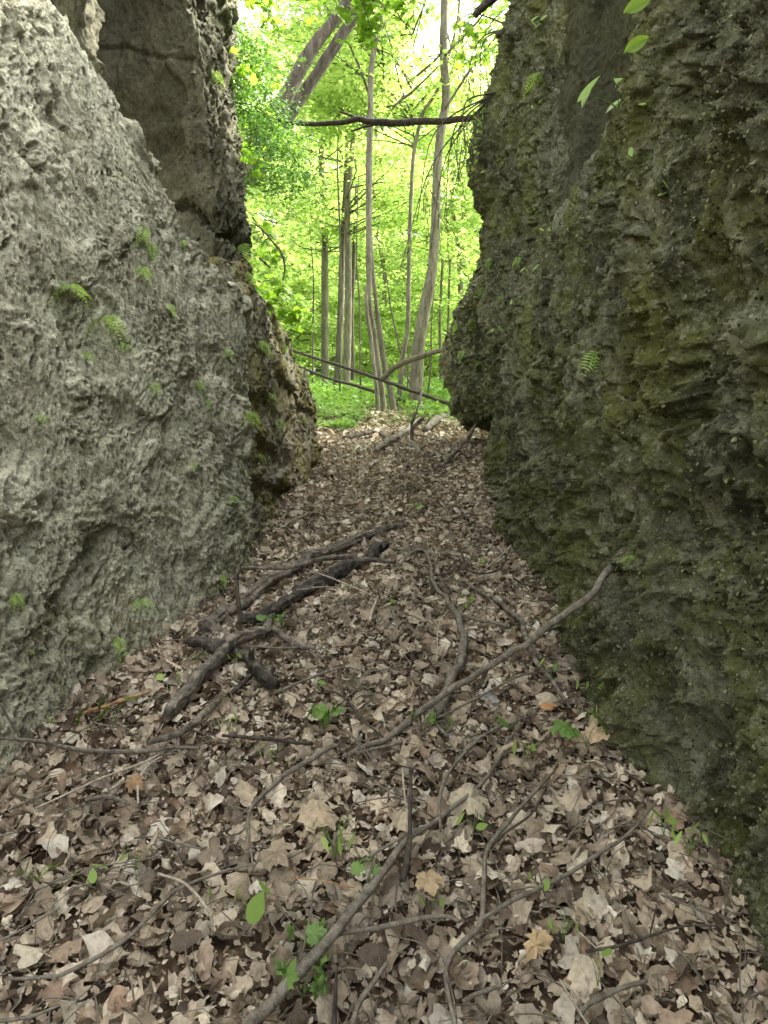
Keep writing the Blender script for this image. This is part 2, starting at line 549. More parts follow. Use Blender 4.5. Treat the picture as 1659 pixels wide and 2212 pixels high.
def disp_right(P, n):
    A = P * np.array([1, 1, 0.85])
    wq = A + 0.10 * np.stack([fbm(A * 4, 2, 301), fbm(A * 4, 2, 305), fbm(A * 4, 2, 309)], -1)
    smooth = sstep(3.25, 3.45, P[..., 2]) * sstep(2.75, 3.0, P[..., 1]) * (1 - sstep(4.7, 5.1, P[..., 1]))
    rough = 1 - 0.75 * smooth
    d = 0.08 * fbm(wq * 0.9, 3, 311)
    d += rough * 0.075 * ridged(wq * np.array([2.6, 2.6, 1.8]), 3, 321)
    msk = sstep(-0.35, 0.2, fbm(A * 1.6, 3, 371))
    d += rough * (0.3 + 0.7 * msk) * 0.045 * ridged(wq * np.array([7.5, 7.5, 6]), 3, 331)
    w1 = worley(wq * np.array([14, 14, 11]), 381)
    d -= rough * 0.045 * (1 - sstep(0.12, 0.55, w1)) * (0.3 + msk)
    w2 = worley(wq * np.array([32, 32, 26]), 391)
    d -= rough * 0.024 * (1 - sstep(0.1, 0.55, w2)) * (0.4 + 0.6 * msk)
    s_ = P[..., 2] + 0.28 * P[..., 1] + 0.35 * fbm(A * 1.4, 3, 341)
    fr = s_ / 0.62 - np.floor(s_ / 0.62)
    d += rough * 0.055 * fr * (1 - sstep(0.90, 0.99, fr)) * sstep(0.9, 1.6, P[..., 2])
    s2 = P[..., 1] + 0.1 * P[..., 2] + 0.3 * fbm(A * 1.1, 3, 345)
    f2 = s2 / 0.8 - np.floor(s2 / 0.8)
    d += 0.06 * (1 - f2) * sstep(0.0, 0.06, f2)
    d += 0.020 * rough * ridged(wq * 17, 3, 351) + 0.012 * fbm(wq * 42, 3, 361)
    lace = (1 - np.abs(vnoise(wq * np.array([13, 13, 10]), 353))) ** 4 + 0.6 * (1 - np.abs(vnoise(wq * np.array([27, 27, 21]), 357))) ** 4
    d += rough * (0.45 + 0.8 * msk) * 0.048 * (lace - 0.5)
    d -= 0.085 * sstep(3.4, 5.0, P[..., 1])
    l2_ = (1 - np.abs(vnoise(wq * np.array([38, 38, 32]), 359))) ** 3
    d += rough * 0.013 * l2_
    off = n * d[..., None]
    # little horns and flakes that sag down
    off[..., 2] += -0.25 * np.maximum(d, 0) * rough
    return off - n * 0.01

def rows_of(n, p=1.0): return np.linspace(0, 1, n) ** p

# left front boulder
l1_y = [-1.0, .5, 1.6, 2.38, 2.96, 3.4, 4.1, 4.65, 5.1]
l1_b = [-1.62, -1.48, -1.40, -1.31, -1.18, -1.00, -.90, -.90, -1.15]
l1_m = [-1.75, -1.62, -1.53, -1.45, -1.33, -1.20, -1.02, -.96, -1.2]
l1_t = [-2.0, -1.9, -1.82, -1.72, -1.60, -1.52, -1.32, -1.00, -1.25]
def l1_loop(xs): return [(x, y) for x, y in zip(xs, l1_y)] + [(-3.0, 5.5), (-4.2, 3.0), (-4.2, -1.0)]
def l1_z(x, y, v):
    top = np.interp(y, [-1, 1.5, 3.0, 3.7, 4.0, 4.2, 4.5, 4.8, 5.1], [3.7, 3.9, 3.88, 3.70, 3.46, 3.20, 3.0, 2.84, 2.7])
    return -0.6 + v * (top + 0.6)
loft('limestone_boulder', [0, .5, 1], [l1_loop(l1_b), l1_loop(l1_m), l1_loop(l1_t)],
     [40, 120, 130, 140, 110, 120, 80, 50, 20, 10, 10, 10], rows_of(720), l1_z, disp_left, M_LEFT,
     'huge pale grey pitted limestone boulder leaning on the left of the gully', 'boulder')

# overhanging slab behind it
l2 = [[(-2.6, 5.7), (-1.9, 5.65), (-1.25, 5.5), (-1.08, 5.9), (-1.02, 6.3), (-1.4, 6.9), (-3.2, 7.0)],
      [(-2.6, 5.3), (-1.9, 5.25), (-1.27, 5.15), (-1.17, 5.6), (-1.16, 6.05), (-1.5, 6.7), (-3.2, 7.0)],
      [(-2.7, 4.9), (-1.95, 4.85), (-1.30, 4.85), (-1.24, 5.4), (-1.27, 6.0), (-1.6, 6.6), (-3.2, 7.0)],
      [(-2.8, 4.4), (-2.05, 4.35), (-1.45, 4.5), (-1.42, 5.2), (-1.45, 6.0), (-1.8, 6.6), (-3.2, 7.0)]]
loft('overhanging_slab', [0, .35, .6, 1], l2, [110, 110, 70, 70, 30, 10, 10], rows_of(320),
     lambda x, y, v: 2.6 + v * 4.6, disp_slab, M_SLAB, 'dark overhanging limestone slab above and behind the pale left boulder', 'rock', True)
l4 = [[(-2.9, 4.0), (-2.2, 3.95), (-1.72, 4.15), (-1.68, 4.35), (-2.0, 4.7), (-3.0, 4.8)],
      [(-2.9, 3.75), (-2.2, 3.7), (-1.66, 4.0), (-1.62, 4.25), (-1.95, 4.7), (-3.0, 4.8)],
      [(-2.9, 3.6), (-2.2, 3.6), (-1.62, 3.95), (-1.6, 4.2), (-1.9, 4.7), (-3.0, 4.8)]]
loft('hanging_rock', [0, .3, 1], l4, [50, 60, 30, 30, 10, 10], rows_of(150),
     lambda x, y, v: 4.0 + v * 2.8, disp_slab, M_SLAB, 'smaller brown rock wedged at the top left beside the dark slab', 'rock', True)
# far left mossy block
l3y = [5.0, 5.5, 6.4, 7.5, 8.4, 8.9]
def l3_loop(xs): return [(x, y) for x, y in zip(xs, l3y)] + [(-3.2, 9.4), (-3.2, 5.4)]
loft('mossy_rock', [0, .45, .75, 1],
     [l3_loop([-1.2, -1.02, -.97, -.90, -.86, -1.1]), l3_loop([-1.2, -1.0, -.96, -.90, -.88, -1.1]),
      l3_loop([-1.2, -1.02, -1.02, -.98, -.95, -1.2]), l3_loop([-1.35, -1.15, -1.2, -1.18, -1.15, -1.4])],
     [40, 90, 110, 90, 60, 20, 6, 10], rows_of(340),
     lambda x, y, v: 0.2 + v * (np.interp(y, [5, 6, 7, 8.5, 9], [3.3, 3.5, 3.6, 3.55, 3.3]) - 0.2), disp_mossy, M_MOSSY,
     'brown mossy layered rock at the far end of the left side of the gully', 'rock')

# right cliff
ry = [-1, .8, 1.7, 2.2, 2.6, 2.78, 3.4, 4.1, 4.6, 5.0, 5.8, 6.6, 7.1]
rz = [-.6, 1, 2, 2.6, 3.10, 3.22, 4.0, 4.4, 4.75, 5.05, 5.45, 5.9, 6.6, 8.0]
rx = [[1.20, 1.05, .98, .99, .95, .90, .99, 1.08, .93, .94, 1.06, 1.15, 1.18],
      [1.18, 1.03, .98, .96, .92, .92, .99, 1.06, .93, .93, 1.06, 1.15, 1.18],
      [1.18, 1.02, .98, .97, .95, .97, 1.00, 1.06, .96, .94, 1.06, 1.12, 1.16],
      [1.15, 1.00, .97, .97, .96, 1.00, 1.03, 1.06, .98, .98, 1.04, 1.10, 1.14],
      [1.12, .99, .96, .98, .99, 1.04, 1.06, 1.07, 1.03, 1.02, 1.05, 1.08, 1.12],
      [1.10, .99, .96, .99, 1.02, 1.50, 1.56, 1.46, 1.24, 1.12, 1.10, 1.08, 1.08],
      [1.08, .98, .97, 1.00, 1.04, 1.52, 1.58, 1.50, 1.22, 1.14, 1.10, 1.06, 1.05],
      [1.08, .98, .98, 1.01, 1.05, 1.52, 1.58, 1.50, 1.22, 1.15, 1.10, 1.04, 1.03],
      [1.08, .98, .98, 1.02, 1.06, 1.52, 1.58, 1.50, 1.22, 1.15, 1.08, 1.00, .93],
      [1.08, .98, .98, 1.02, 1.06, 1.52, 1.58, 1.50, 1.22, 1.15, 1.08, .98, .92],
      [1.08, .98, .98, 1.02, 1.06, 1.52, 1.58, 1.50, 1.24, 1.18, 1.12, 1.05, 1.02],
      [1.08, 1.0, 1.0, 1.04, 1.08, 1.52, 1.58, 1.50, 1.26, 1.22, 1.20, 1.18, 1.22],
      [1.08, 1.0, 1.0, 1.04, 1.10, 1.52, 1.58, 1.50, 1.30, 1.30, 1.30, 1.34, 1.42],
      [1.15, 1.1, 1.1, 1.14, 1.20, 1.4, 1.4, 1.4, 1.40, 1.4, 1.45, 1.5, 1.6]]
rl = [[(x, y) for x, y in zip(row, ry)] + [(2.0, 7.7), (4.4, 7.7), (4.6, -1.0)] for row in rx]
vl = [(z + .6) / 8.6 for z in rz]
def wall_z(x, y, v):
    z = -0.6 + v * 8.6
    k = np.interp(y, [0.5, 2.0, 3.6, 4.6], [.12, .25, .8, 1.0])
    return np.where(z > 4.0, 4.0 + (z - 4.0) * k, z)
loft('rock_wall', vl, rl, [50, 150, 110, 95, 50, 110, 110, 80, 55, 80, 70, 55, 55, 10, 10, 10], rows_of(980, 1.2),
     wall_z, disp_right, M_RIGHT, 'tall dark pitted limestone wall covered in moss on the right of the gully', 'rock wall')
# lower boulder at the far end on the right, undercut
r4z = [2.72, 2.95, 3.4, 3.9, 4.3, 4.9, 5.3]
r4e = [1.12, .95, .84, .84, 1.05, 1.32, 1.55]
r4 = [[(e + .18, 8.0), (e + .03, 8.7), (e, 9.4), (e + .12, 9.9), (2.2, 10.4), (2.6, 8.0)] for e in r4e]
loft('undercut_boulder', [(z - 2.72) / 2.58 for z in r4z], r4, [60, 60, 50, 20, 8, 30], rows_of(230),
     lambda x, y, v: 2.62 + v * 2.58, disp_right, M_RIGHT, 'rounded undercut boulder bulging out low at the far end of the right side', 'boulder', True)
r5 = [[(1.12, 7.0), (1.1, 7.7), (1.12, 8.4), (1.3, 8.9), (2.4, 9.0), (2.4, 7.0)],
      [(1.18, 7.0), (1.2, 7.7), (1.3, 8.4), (1.5, 8.9), (2.4, 9.0), (2.4, 7.0)],
      [(1.5, 7.2), (1.5, 7.7), (1.6, 8.4), (1.8, 8.8), (2.4, 9.0), (2.4, 7.2)]]
loft('mossy_foot_rock', [0, .6, 1], r5, [60, 60, 40, 10, 8, 20], rows_of(140),
     lambda x, y, v: 1.2 + v * 1.55, disp_right, M_RIGHT, 'low mossy rock on the leaf litter below the undercut boulder', 'rock')

deps = bpy.context.evaluated_depsgraph_get()
def bvh_of(names):
    V, Pl = [], []
    for nme in names:
        me = bpy.data.objects[nme].data
        co = np.zeros(len(me.vertices) * 3, np.float32); me.vertices.foreach_get('co', co)
        li = np.zeros(len(me.loops), np.int32); me.loops.foreach_get('vertex_index', li)
        off = len(V)
        V.extend(map(tuple, co.reshape(-1, 3)))
        Pl.extend(map(tuple, (li.reshape(-1, 4) + off)))
    return BVHTree.FromPolygons(V, Pl)
BVH = bvh_of(['limestone_boulder', 'overhanging_slab', 'mossy_rock', 'rock_wall', 'undercut_boulder', 'mossy_foot_rock'])
def at_rock(X, Y):
    d = Vector(((X - 829.5) / F, 1, -(Y - 1106) / F)).normalized()
    h = BVH.ray_cast(Vector((0, 0, 1.5)), d)
    if h[0] is None: return None, None
    nn = h[1]
    if nn.dot(d) > 0: nn = -nn
    return h[0], nn

def crust_mat(name, cols, moss=None):
    m, t, out = new_mat(name)
    b = NB(t)
    g = b.n('ShaderNodeNewGeometry')
    c = b.ramp(g.outputs['Random Per Island'], [(i / (len(cols) - 1), c) for i, c in enumerate(cols)])
    c = b.mix(0.7, c, b.ramp(b.noise(g.outputs['Position'], 60, 5, 0.7), [(0.3, 0.6), (0.7, 1.4)]), 'MULTIPLY')
    if moss:
        c = b.mix(b.ramp(b.noise(g.outputs['Position'], 3.1, 5, 0.7, .4), [(0.46, 0.0), (0.58, 0.75)]), c, moss)
    bs = b.n('ShaderNodeBsdfPrincipled')
    b.l(c, bs.inputs['Base Color']); bs.inputs['Roughness'].default_value = 0.95
    bs.inputs['Specular IOR Level'].default_value = 0.1
    b.l(bs.outputs[0], out.inputs['Surface'])
    return m
M_CRUST_R = crust_mat('mossy_crust', [(.12, .122, .07), (.19, .19, .115), (.09, .092, .05), (.23, .23, .15), (.15, .155, .09)], (.15, .16, .055))
M_CRUST_L = crust_mat('limestone_chips', [(.46, .45, .34), (.26, .255, .18), (.40, .39, .29), (.52, .51, .39), (.32, .31, .23)])

# small chips, crusts and moss cushions standing off the rock faces
def crust(rock, count, smin, smax, ymax, mat, label, up=0.35, maskf=None, name='crust'):
    P, n = SURF[rock]
    du = np.linalg.norm(np.roll(P, -1, 1) - P, axis=-1)
    dv = np.linalg.norm(np.roll(P, -1, 0) - P, axis=-1)
    area = du * dv
    facing = (n[..., 0] * (-1 if P[..., 0].mean() > 0 else 1) > -0.2) | (n[..., 1] < -0.3)
    ok = facing & (P[..., 1] > 0.6) & (P[..., 1] < ymax) & (P[..., 2] < 1.7 + 0.85 * P[..., 1]) & (area < 0.01)
    m = sstep(-0.35, 0.35, fbm(P * 2.3, 3, 801)) * 0.8 + 0.2
    if maskf is not None: m = m * maskf(P)
    dist = np.maximum(P[..., 1], 1.0)
    wgt = (area * ok * m / dist ** 1.0).ravel()
    idx = rng.choice(len(wgt), count, p=wgt / wgt.sum())
    C = P.reshape(-1, 3)[idx] + rng.normal(0, 0.004, (count, 3))
    Nn = n.reshape(-1, 3)[idx]
    S = (smin + (smax - smin) * rng.random(count) ** 2.5) * (0.8 + 0.12 * C[:, 1])
    K = 6
    N = Nn * 0.6 + rng.normal(0, .55, (count, 3)); N[:, 2] += up
    N /= np.linalg.norm(N, axis=1, keepdims=True)
    U = np.cross(N, rng.normal(0, 1, (count, 3))); U /= np.linalg.norm(U, axis=1, keepdims=True)
    W = np.cross(N, U)
    th = np.arange(K) / K * 6.2832
    rad = rng.uniform(.45, 1.1, (count, K)) * S[:, None] * .5
    V = C[:, None] + U[:, None] * (np.cos(th)[None] * rad)[..., None] + W[:, None] * (np.sin(th)[None] * rad * rng.uniform(.4, 1, (count, 1)))[..., None] + N[:, None] * rng.normal(0, .12, (count, K))[..., None] * S[:, None, None]
    top = C[:, None] + (N * (S * rng.uniform(.05, .3, count))[:, None])[:, None] + Nn[:, None] * .002
    V = np.concatenate([V, top], 1)
    base = (np.arange(count) * (K + 1))[:, None, None]
    k = np.arange(K)
    tri = (np.stack([k, (k + 1) % K, np.full(K, K)], -1)[None] + base).reshape(-1, 3)
    me = mesh_np(name, V.reshape(-1, 3), [tri], False)
    o = add_obj(name, me, mat, bpy.data.objects[rock])
    tag(o, label, kind='stuff')
crust('rock_wall', 110000, .005, .019, 7.5, M_CRUST_R, 'knobbly pale crust and moss on the dark wall', maskf=lambda P: 1 - 0.93 * sstep(3.2, 3.4, P[..., 2]) * sstep(2.75, 2.9, P[..., 1]) * (1 - sstep(4.7, 5.1, P[..., 1])))
crust('limestone_boulder', 45000, .005, .016, 5.2, M_CRUST_L, 'fine chips and lichen crust on the pale boulder', .1)
crust('mossy_rock', 9000, .015, .06, 9.2, M_MOSSY, 'crusty moss on the brown rock')
crust('overhanging_slab', 5000, .015, .05, 6.6, M_SLAB, 'rough crust along the lit edge of the slab', maskf=lambda P: sstep(-1.6, -1.35, P[..., 0]))
crust('undercut_boulder', 7000, .015, .06, 10, M_CRUST_R, 'mossy crust on the undercut boulder')

# ------------------------------------------------------------------ tubes
def catmull(pts, per=8):
    pts = [np.array(p, float) for p in pts]
    if len(pts) == 2:
        return np.array([pts[0] * (1 - t) + pts[1] * t for t in np.linspace(0, 1, per + 1)])
    P = [2 * pts[0] - pts[1]] + pts + [2 * pts[-1] - pts[-2]]
    out = []
    for k in range(1, len(P) - 2):
        p0, p1, p2, p3 = P[k - 1:k + 3]
        for j in range(per):
            t = j / per
            out.append(0.5 * (2 * p1 + (p2 - p0) * t + (2 * p0 - 5 * p1 + 4 * p2 - p3) * t * t + (3 * p1 - p0 - 3 * p2 + p3) * t ** 3))
    out.append(P[-2])
    return np.array(out)

def tube_arrays(pts4, per=8, ns=10, rough=0.12, seed=0, jit=0.0):
    """pts4: list of (x,y,z,r)"""
    C = catmull(pts4, per)
    c, r = C[:, :3], np.maximum(C[:, 3], 0.0006)
    n = len(c)
    if jit:
        c = c + jit * r[:, None] * np.stack([fbm(c * 9 + 5 * k, 2, seed + k) for k in range(3)], -1)
    T = np.gradient(c, axis=0)
    T /= np.linalg.norm(T, axis=1, keepdims=True) + 1e-9
    up = np.array([0.13, 0.31, 0.94]) if abs(T[0][2]) < 0.8 else np.array([0.9, 0.3, 0.1])
    A = np.cross(T, up); A /= np.linalg.norm(A, axis=1, keepdims=True) + 1e-9
    B = np.cross(T, A)
    a = np.linspace(0, 2 * math.pi, ns, endpoint=False)
    D = A[:, None] * np.cos(a)[None, :, None] + B[:, None] * np.sin(a)[None, :, None]
    V = c[:, None] + D * r[:, None, None]
    f = 1 + rough * fbm((V / (r.mean() * 2.5)), 2, seed) + rough * 0.6 * vnoise(np.stack([D[..., 0] * 2.5 + seed, D[..., 1] * 2.5, D[..., 2] * 2.5], -1), seed + 3)
    tt = np.repeat((np.arange(n) * 0.35)[:, None], ns, 1)
    f = f + rough * 0.9 * vnoise(np.stack([D[..., 0] * 3.4 + seed, (D[..., 1] + D[..., 2]) * 3.4, tt], -1), seed + 5)
    V = c[:, None] + D * (r[:, None] * f)[..., None]
    V = V.reshape(-1, 3)
    i = np.arange(n * ns).reshape(n, ns)
    q = np.stack([i[:-1], np.roll(i[:-1], -1, 1), np.roll(i[1:], -1, 1), i[1:]], -1).reshape(-1, 4)
    ends = np.stack([i[0][::-1], i[-1]])
    return V, q, ends

def tubes_mesh(name, tubes, per=8, ns=10, rough=0.12, jit=0.0, seed=0):
    Vs, Q, E, off = [], [], [], 0
    for k, t in enumerate(tubes):
        V, q, e = tube_arrays(t, per, ns, rough, seed + k * 7, jit)
        Vs.append(V); Q.append(q + off); E.append(e + off)
        off += len(V)
    return mesh_np(name, np.concatenate(Vs), [np.concatenate(Q), np.concatenate(E)])

def localize(me, origin):
    me.transform(Matrix.Translation(-Vector(origin)))
    me.update()

# ------------------------------------------------------------------ leaves
_half = [(.10, -.40), (.26, -.40), (.33, -.30), (.47, -.25), (.40, -.10), (.55, .08), (.50, .14), (.48, .30), (.36, .24), (.25, .22), (.27, .36), (.16, .42), (.10, .52)]
MAPLE = np.array([(0, -.34)] + _half + [(0, .62)] + [(-x, y) for x, y in _half[::-1]])
SIMPLE = np.array([(0, -.5), (.14, -.42), (.25, -.26), (.29, -.06), (.26, .12), (.17, .30), (.07, .44), (0, .56), (-.07, .44), (-.17, .30), (-.26, .12), (-.29, -.06), (-.25, -.26), (-.14, -.42)])
STAR = np.array([(0, -.42), (.40, -.28), (.30, -.04), (.52, .12), (.2, .2), (0, .55), (-.2, .2), (-.52, .12), (-.30, -.04), (-.40, -.28)])
NARROW = np.array([(0, -.5), (.10, -.2), (.11, .1), (0, .5), (-.11, .1), (-.10, -.2)])

def leaf_cloud(name, C, S, N, outline, mat, center=False, curl=0.5, parent=None, smooth=False, roll=None):
    """C (n,3) centres, S sizes, N (n,3) normals; one flat-ish leaf each"""
    n = len(C)
    C = np.asarray(C, float); N = np.asarray(N, float)
    N = N / (np.linalg.norm(N, axis=1, keepdims=True) + 1e-9)
    a = rng.uniform(0, 2 * math.pi, n) if roll is None else roll
    ref = np.tile(np.array([0.0, 0, 1]), (n, 1))
    ref[np.abs(N[:, 2]) > 0.9] = (1, 0, 0)
    U = np.cross(N, ref); U /= np.linalg.norm(U, axis=1, keepdims=True)
    W = np.cross(N, U)
    u = U * np.cos(a)[:, None] + W * np.sin(a)[:, None]
    v = -U * np.sin(a)[:, None] + W * np.cos(a)[:, None]
    K = len(outline)
    O = outline
    hgt = -(curl * (O[:, 0] ** 2) + 0.4 * curl * O[:, 1] ** 2)
    cz = rng.uniform(-0.3, 1.3, n)
    V = C[:, None] + (u[:, None] * O[None, :, :1] + v[:, None] * O[None, :, 1:2] + N[:, None] * (hgt[None, :] * cz[:, None])[..., None]) * np.asarray(S)[:, None, None]
    if center:
        c3 = C[:, None]
        wob = rng.normal(0, .05, (n, K, 1)) * np.asarray(S)[:, None, None]
        inner = c3 + (V - c3) * 0.55 + N[:, None] * (wob + 0.02 * np.asarray(S)[:, None, None])
        V = V + N[:, None] * rng.normal(0, .05, (n, K, 1)) * np.asarray(S)[:, None, None]
        V = np.concatenate([V, inner, c3 + N[:, None] * (0.0 * np.asarray(S)[:, None, None])], 1)
        M_ = 2 * K + 1
        base = (np.arange(n) * M_)[:, None, None]
        k = np.arange(K)
        tri = np.stack([K + k, K + (k + 1) % K, np.full(K, 2 * K)], -1)[None] + base
        qd = np.stack([k, (k + 1) % K, K + (k + 1) % K, K + k], -1)[None] + base
        polys = [tri.reshape(-1, 3), qd.reshape(-1, 4)]
    else:
        polys = [np.arange(n * K).reshape(n, K)]
    me = mesh_np(name, V.reshape(-1, 3), polys, smooth)
    return me

def rand_norm(n, up=1.0, spread=0.6, gen=None):
    g = gen or rng
    v = g.normal(0, spread, (n, 3))
    v[:, 2] = np.abs(v[:, 2] * 0.4) + up
    return v

# ------------------------------------------------------------------ leaf litter (nobody could count it)
def litter(name, n, xr, yr, smin, smax, rings, K, lift, mat=M_LITTER, label='dry brown and tan fallen leaves covering the gully floor', ypow=1.0, flat=0.45, avoid=True):
    y = yr[0] + (yr[1] - yr[0]) * rng.random(n) ** ypow
    x = rng.uniform(xr[0], xr[1], n)
    s = smin + (smax - smin) * rng.random(n) ** 3.4
    z = ground_z(x, y) + rng.random(n) ** 1.6 * lift + 0.004
    th = np.linspace(0, 2 * math.pi, K, endpoint=False)
    # individual lobed outlines
    lob = rng.choice([3, 5, 5, 5, 7], n)
    ph = rng.uniform(0, 6.28, n)
    amp = rng.uniform(0.06, 0.38, n)
    rad = 1 + amp[:, None] * np.abs(np.cos(lob[:, None] * (th[None] - ph[:, None]) / 2)) * 1.6 - amp[:, None]
    rad *= 1 + rng.normal(0, 0.09, (n, K))
    asp = rng.uniform(0.45, 0.95, n)
    rr = (np.arange(1, rings + 1) / rings)
    X = rad[:, None, :] * rr[None, :, None] * np.cos(th)[None, None]
    Y = rad[:, None, :] * rr[None, :, None] * np.sin(th)[None, None] * asp[:, None, None]
    # curl about a random axis + waves
    ca = rng.uniform(0, math.pi, n)[:, None, None]
    p = X * np.cos(ca) + Y * np.sin(ca)
    q = -X * np.sin(ca) + Y * np.cos(ca)
    k1 = rng.normal(0.35, 1.0, n)[:, None, None] * rng.choice([0.5, 1, 1, 2.2], n)[:, None, None]
    ang = k1 * p
    k1s = np.where(np.abs(k1) < 1e-3, 1e-3, k1)
    pp = np.sin(ang) / k1s
    Z = (1 - np.cos(ang)) / k1s
    k2 = rng.normal(0, 0.35, n)[:, None, None]
    Z = Z + k2 * q * q + 0.16 * np.sin(3.6 * p + ph[:, None, None]) * rr[None, :, None] + rng.normal(0, 0.06, (n, rings, K)) * rr[None, :, None]
    L = np.stack([pp * np.cos(ca) - q * np.sin(ca), pp * np.sin(ca) + q * np.cos(ca), Z], -1)   # n,rings,K,3
    L = np.concatenate([L.reshape(n, rings * K, 3), np.zeros((n, 1, 3))], 1) * (s * 0.5)[:, None, None]
    N = rng.normal(0, flat, (n, 3)); N[:, 2] = 1; N[:, 1] -= 0.2
    big = rng.random(n) < 0.08
    N[big, :2] *= 2.2
    N /= np.linalg.norm(N, axis=1, keepdims=True)
    a = rng.uniform(0, 6.28, n)
    U = np.cross(N, np.array([0.3, 0.9, 0.1])); U /= np.linalg.norm(U, axis=1, keepdims=True)
    W = np.cross(N, U)
    u = U * np.cos(a)[:, None] + W * np.sin(a)[:, None]
    v = -U * np.sin(a)[:, None] + W * np.cos(a)[:, None]
    V = np.stack([x, y, z], -1)[:, None] + u[:, None] * L[..., :1] + v[:, None] * L[..., 1:2] + N[:, None] * L[..., 2:]
    # keep most of each leaf above the soil
    zmin = V[..., 2].min(1) - (z - 0.012)
    V[..., 2] -= np.minimum(zmin, 0)[:, None] * 0.8
    M = rings * K + 1
    base = (np.arange(n) * M)[:, None, None]
    k = np.arange(K)
    tri = np.stack([np.full(K, M - 1), k, (k + 1) % K], -1)[None] + base
    polys = [tri.reshape(-1, 3)]
    if rings > 1:
        qs = []
        for r_ in range(rings - 1):
            qs.append(np.stack([r_ * K + k, (r_ + 1) * K + k, (r_ + 1) * K + (k + 1) % K, r_ * K + (k + 1) % K], -1))
        qd = np.concatenate(qs)[None] + base
        polys.append(qd.reshape(-1, 4))
    return V.reshape(-1, 3), polys

def build_litter():
    parts = [litter('a', 30000, (-1.75, 1.35), (0.4, 4.4), 0.018, 0.092, 3, 18, 0.040, flat=0.55),
             litter('b', 16000, (-1.75, 1.35), (0.4, 4.4), 0.010, 0.034, 1, 7, 0.055, flat=0.8),
             litter('c', 38000, (-1.35, 1.4), (4.3, 10.0), 0.022, 0.088, 2, 10, 0.040, flat=0.55),
             litter('d', 18000, (-3.6, 3.6), (9.0, 15.5), 0.03, 0.11, 1, 8, 0.04, ypow=1.3),
             litter('e', 1500, (-1.7, 1.5), (-2.5, 0.5), 0.05, 0.12, 2, 10, 0.03)]
    off, Vs, P3, P4 = 0, [], [], []
    for V, polys in parts:
        Vs.append(V)
        for p in polys:
            (P3 if p.shape[1] == 3 else P4).append(p + off)
        off += len(V)
    me = mesh_np('leaf_litter', np.concatenate(Vs), [np.concatenate(P3), np.concatenate(P4)], smooth=True)
    o = add_obj('leaf_litter', me, M_LITTER)
    tag(o, 'dry tan and brown fallen leaves carpeting the sloping gully floor', 'leaf litter', kind='stuff')
build_litter()

def build_debris():
    n = 2600
    tubes = []
    for k in range(n):
        y = 0.8 + 9.5 * rng.random() ** 1.5
        x = rng.uniform(-1.3, 1.25)
        L = rng.uniform(0.04, 0.22) * (1.8 if rng.random() < .15 else 1) * (1.4 if y > 4 else 1)
        a = rng.uniform(0, 6.28)
        z = gz(x, y) + rng.uniform(0.03, 0.06)
        r = rng.uniform(0.0008, 0.0028)
        dx, dy = math.cos(a) * L, math.sin(a) * L
        b = rng.normal(0, 0.15 * L)
        t = rng.normal(0.0, 0.18) * L
        tubes.append([(x, y, z, r), (x + dx * .5 - dy / L * b, y + dy * .5 + dx / L * b, z + .125 * dy + abs(t), r * .9), (x + dx, y + dy, z + .25 * dy + t * .5, r * .5)])
    me = tubes_mesh('fine_twig_debris', tubes, 2, 4, 0.0)
    o = add_obj('fine_twig_debris', me, M_STICK)
    tag(o, 'fine broken twigs and stalks scattered through the dry leaves', 'twigs', kind='stuff')
build_debris()

# ------------------------------------------------------------------ trees
def crown_arrays(seed, H, h0, rad, nb, per_branch, smin, smax, outline, curl, top_bias=1.0, flat=0.55):
    g = np.random.default_rng(seed)
    tubes, Cs, Ss, Ns = [], [], [], []
    for k in range(nb):
        h = h0 + (H - h0) * g.random() ** top_bias
        az = k * 2.399 + g.uniform(-.5, .5)
        L = rad * g.uniform(0.45, 1.0) * (1 - 0.45 * max(0, (h - h0) / (H - h0)) ** 2)
        d = np.array([math.cos(az), math.sin(az), 0])
        rise = g.uniform(0.1, 0.7)
        pts = []
        for j in range(4):
            t = j / 3
            p = d * L * t + np.array([0, 0, h + rise * L * (t - 0.45 * t * t)]) + g.normal(0, 0.06 * L, 3) * (t > 0)
            pts.append((*p, 0.022 * (1 - t * .8) * (0.5 + L / rad * 0.6)))
        tubes.append(pts)
        P = np.array(pts)[:, :3]
        for s in range(5):
            t = g.uniform(0.25, 1.0)
            b0 = np.array([np.interp(t * 3, range(4), P[:, c]) for c in range(3)])
            a2 = az + g.choice([-1, 1]) * g.uniform(0.3, 1.2)
            L2 = L * g.uniform(0.2, 0.45)
            e = b0 + np.array([math.cos(a2) * L2, math.sin(a2) * L2, g.uniform(-.25, .3) * L2])
            tubes.append([(*b0, .008), (*((b0 + e) / 2 + g.normal(0, .03, 3)), .006), (*e, .003)])
            m = per_branch // 5
            u = g.random(m) ** 0.8
            c = b0 + (e - b0) * u[:, None] + g.normal(0, 1, (m, 3)) * np.array([.20, .20, .07]) * (0.6 + 0.5 * L2)
            Cs.append(c); Ss.append(g.uniform(smin, smax, m)); Ns.append(rand_norm(m, 0.8, flat, g))
    return tubes, np.concatenate(Cs), np.concatenate(Ss), np.concatenate(Ns)

CROWNS = []
def make_crown(seed, *a, **kw):
    tb, C, S, N = crown_arrays(seed, *a, **kw)
    lm = leaf_cloud('crown', C, S, N, STAR, M_CANOPY)
    lm.materials.append(M_CANOPY)
    bm_ = tubes_mesh('branches', tb, 2, 4, 0.0)
    bm_.materials.append(M_BARK_DK)
    return lm, bm_
for sd_ in range(3):
    CROWNS.append(make_crown(100 + sd_, 11.5, 1.6, 2.8, 90, 140, .075, .13, STAR, .6, 1.15))
BUSH = [make_crown(200 + k, 3.4, 0.25, 1.5, 30, 120, .07, .13, STAR, .6) for k in range(2)]

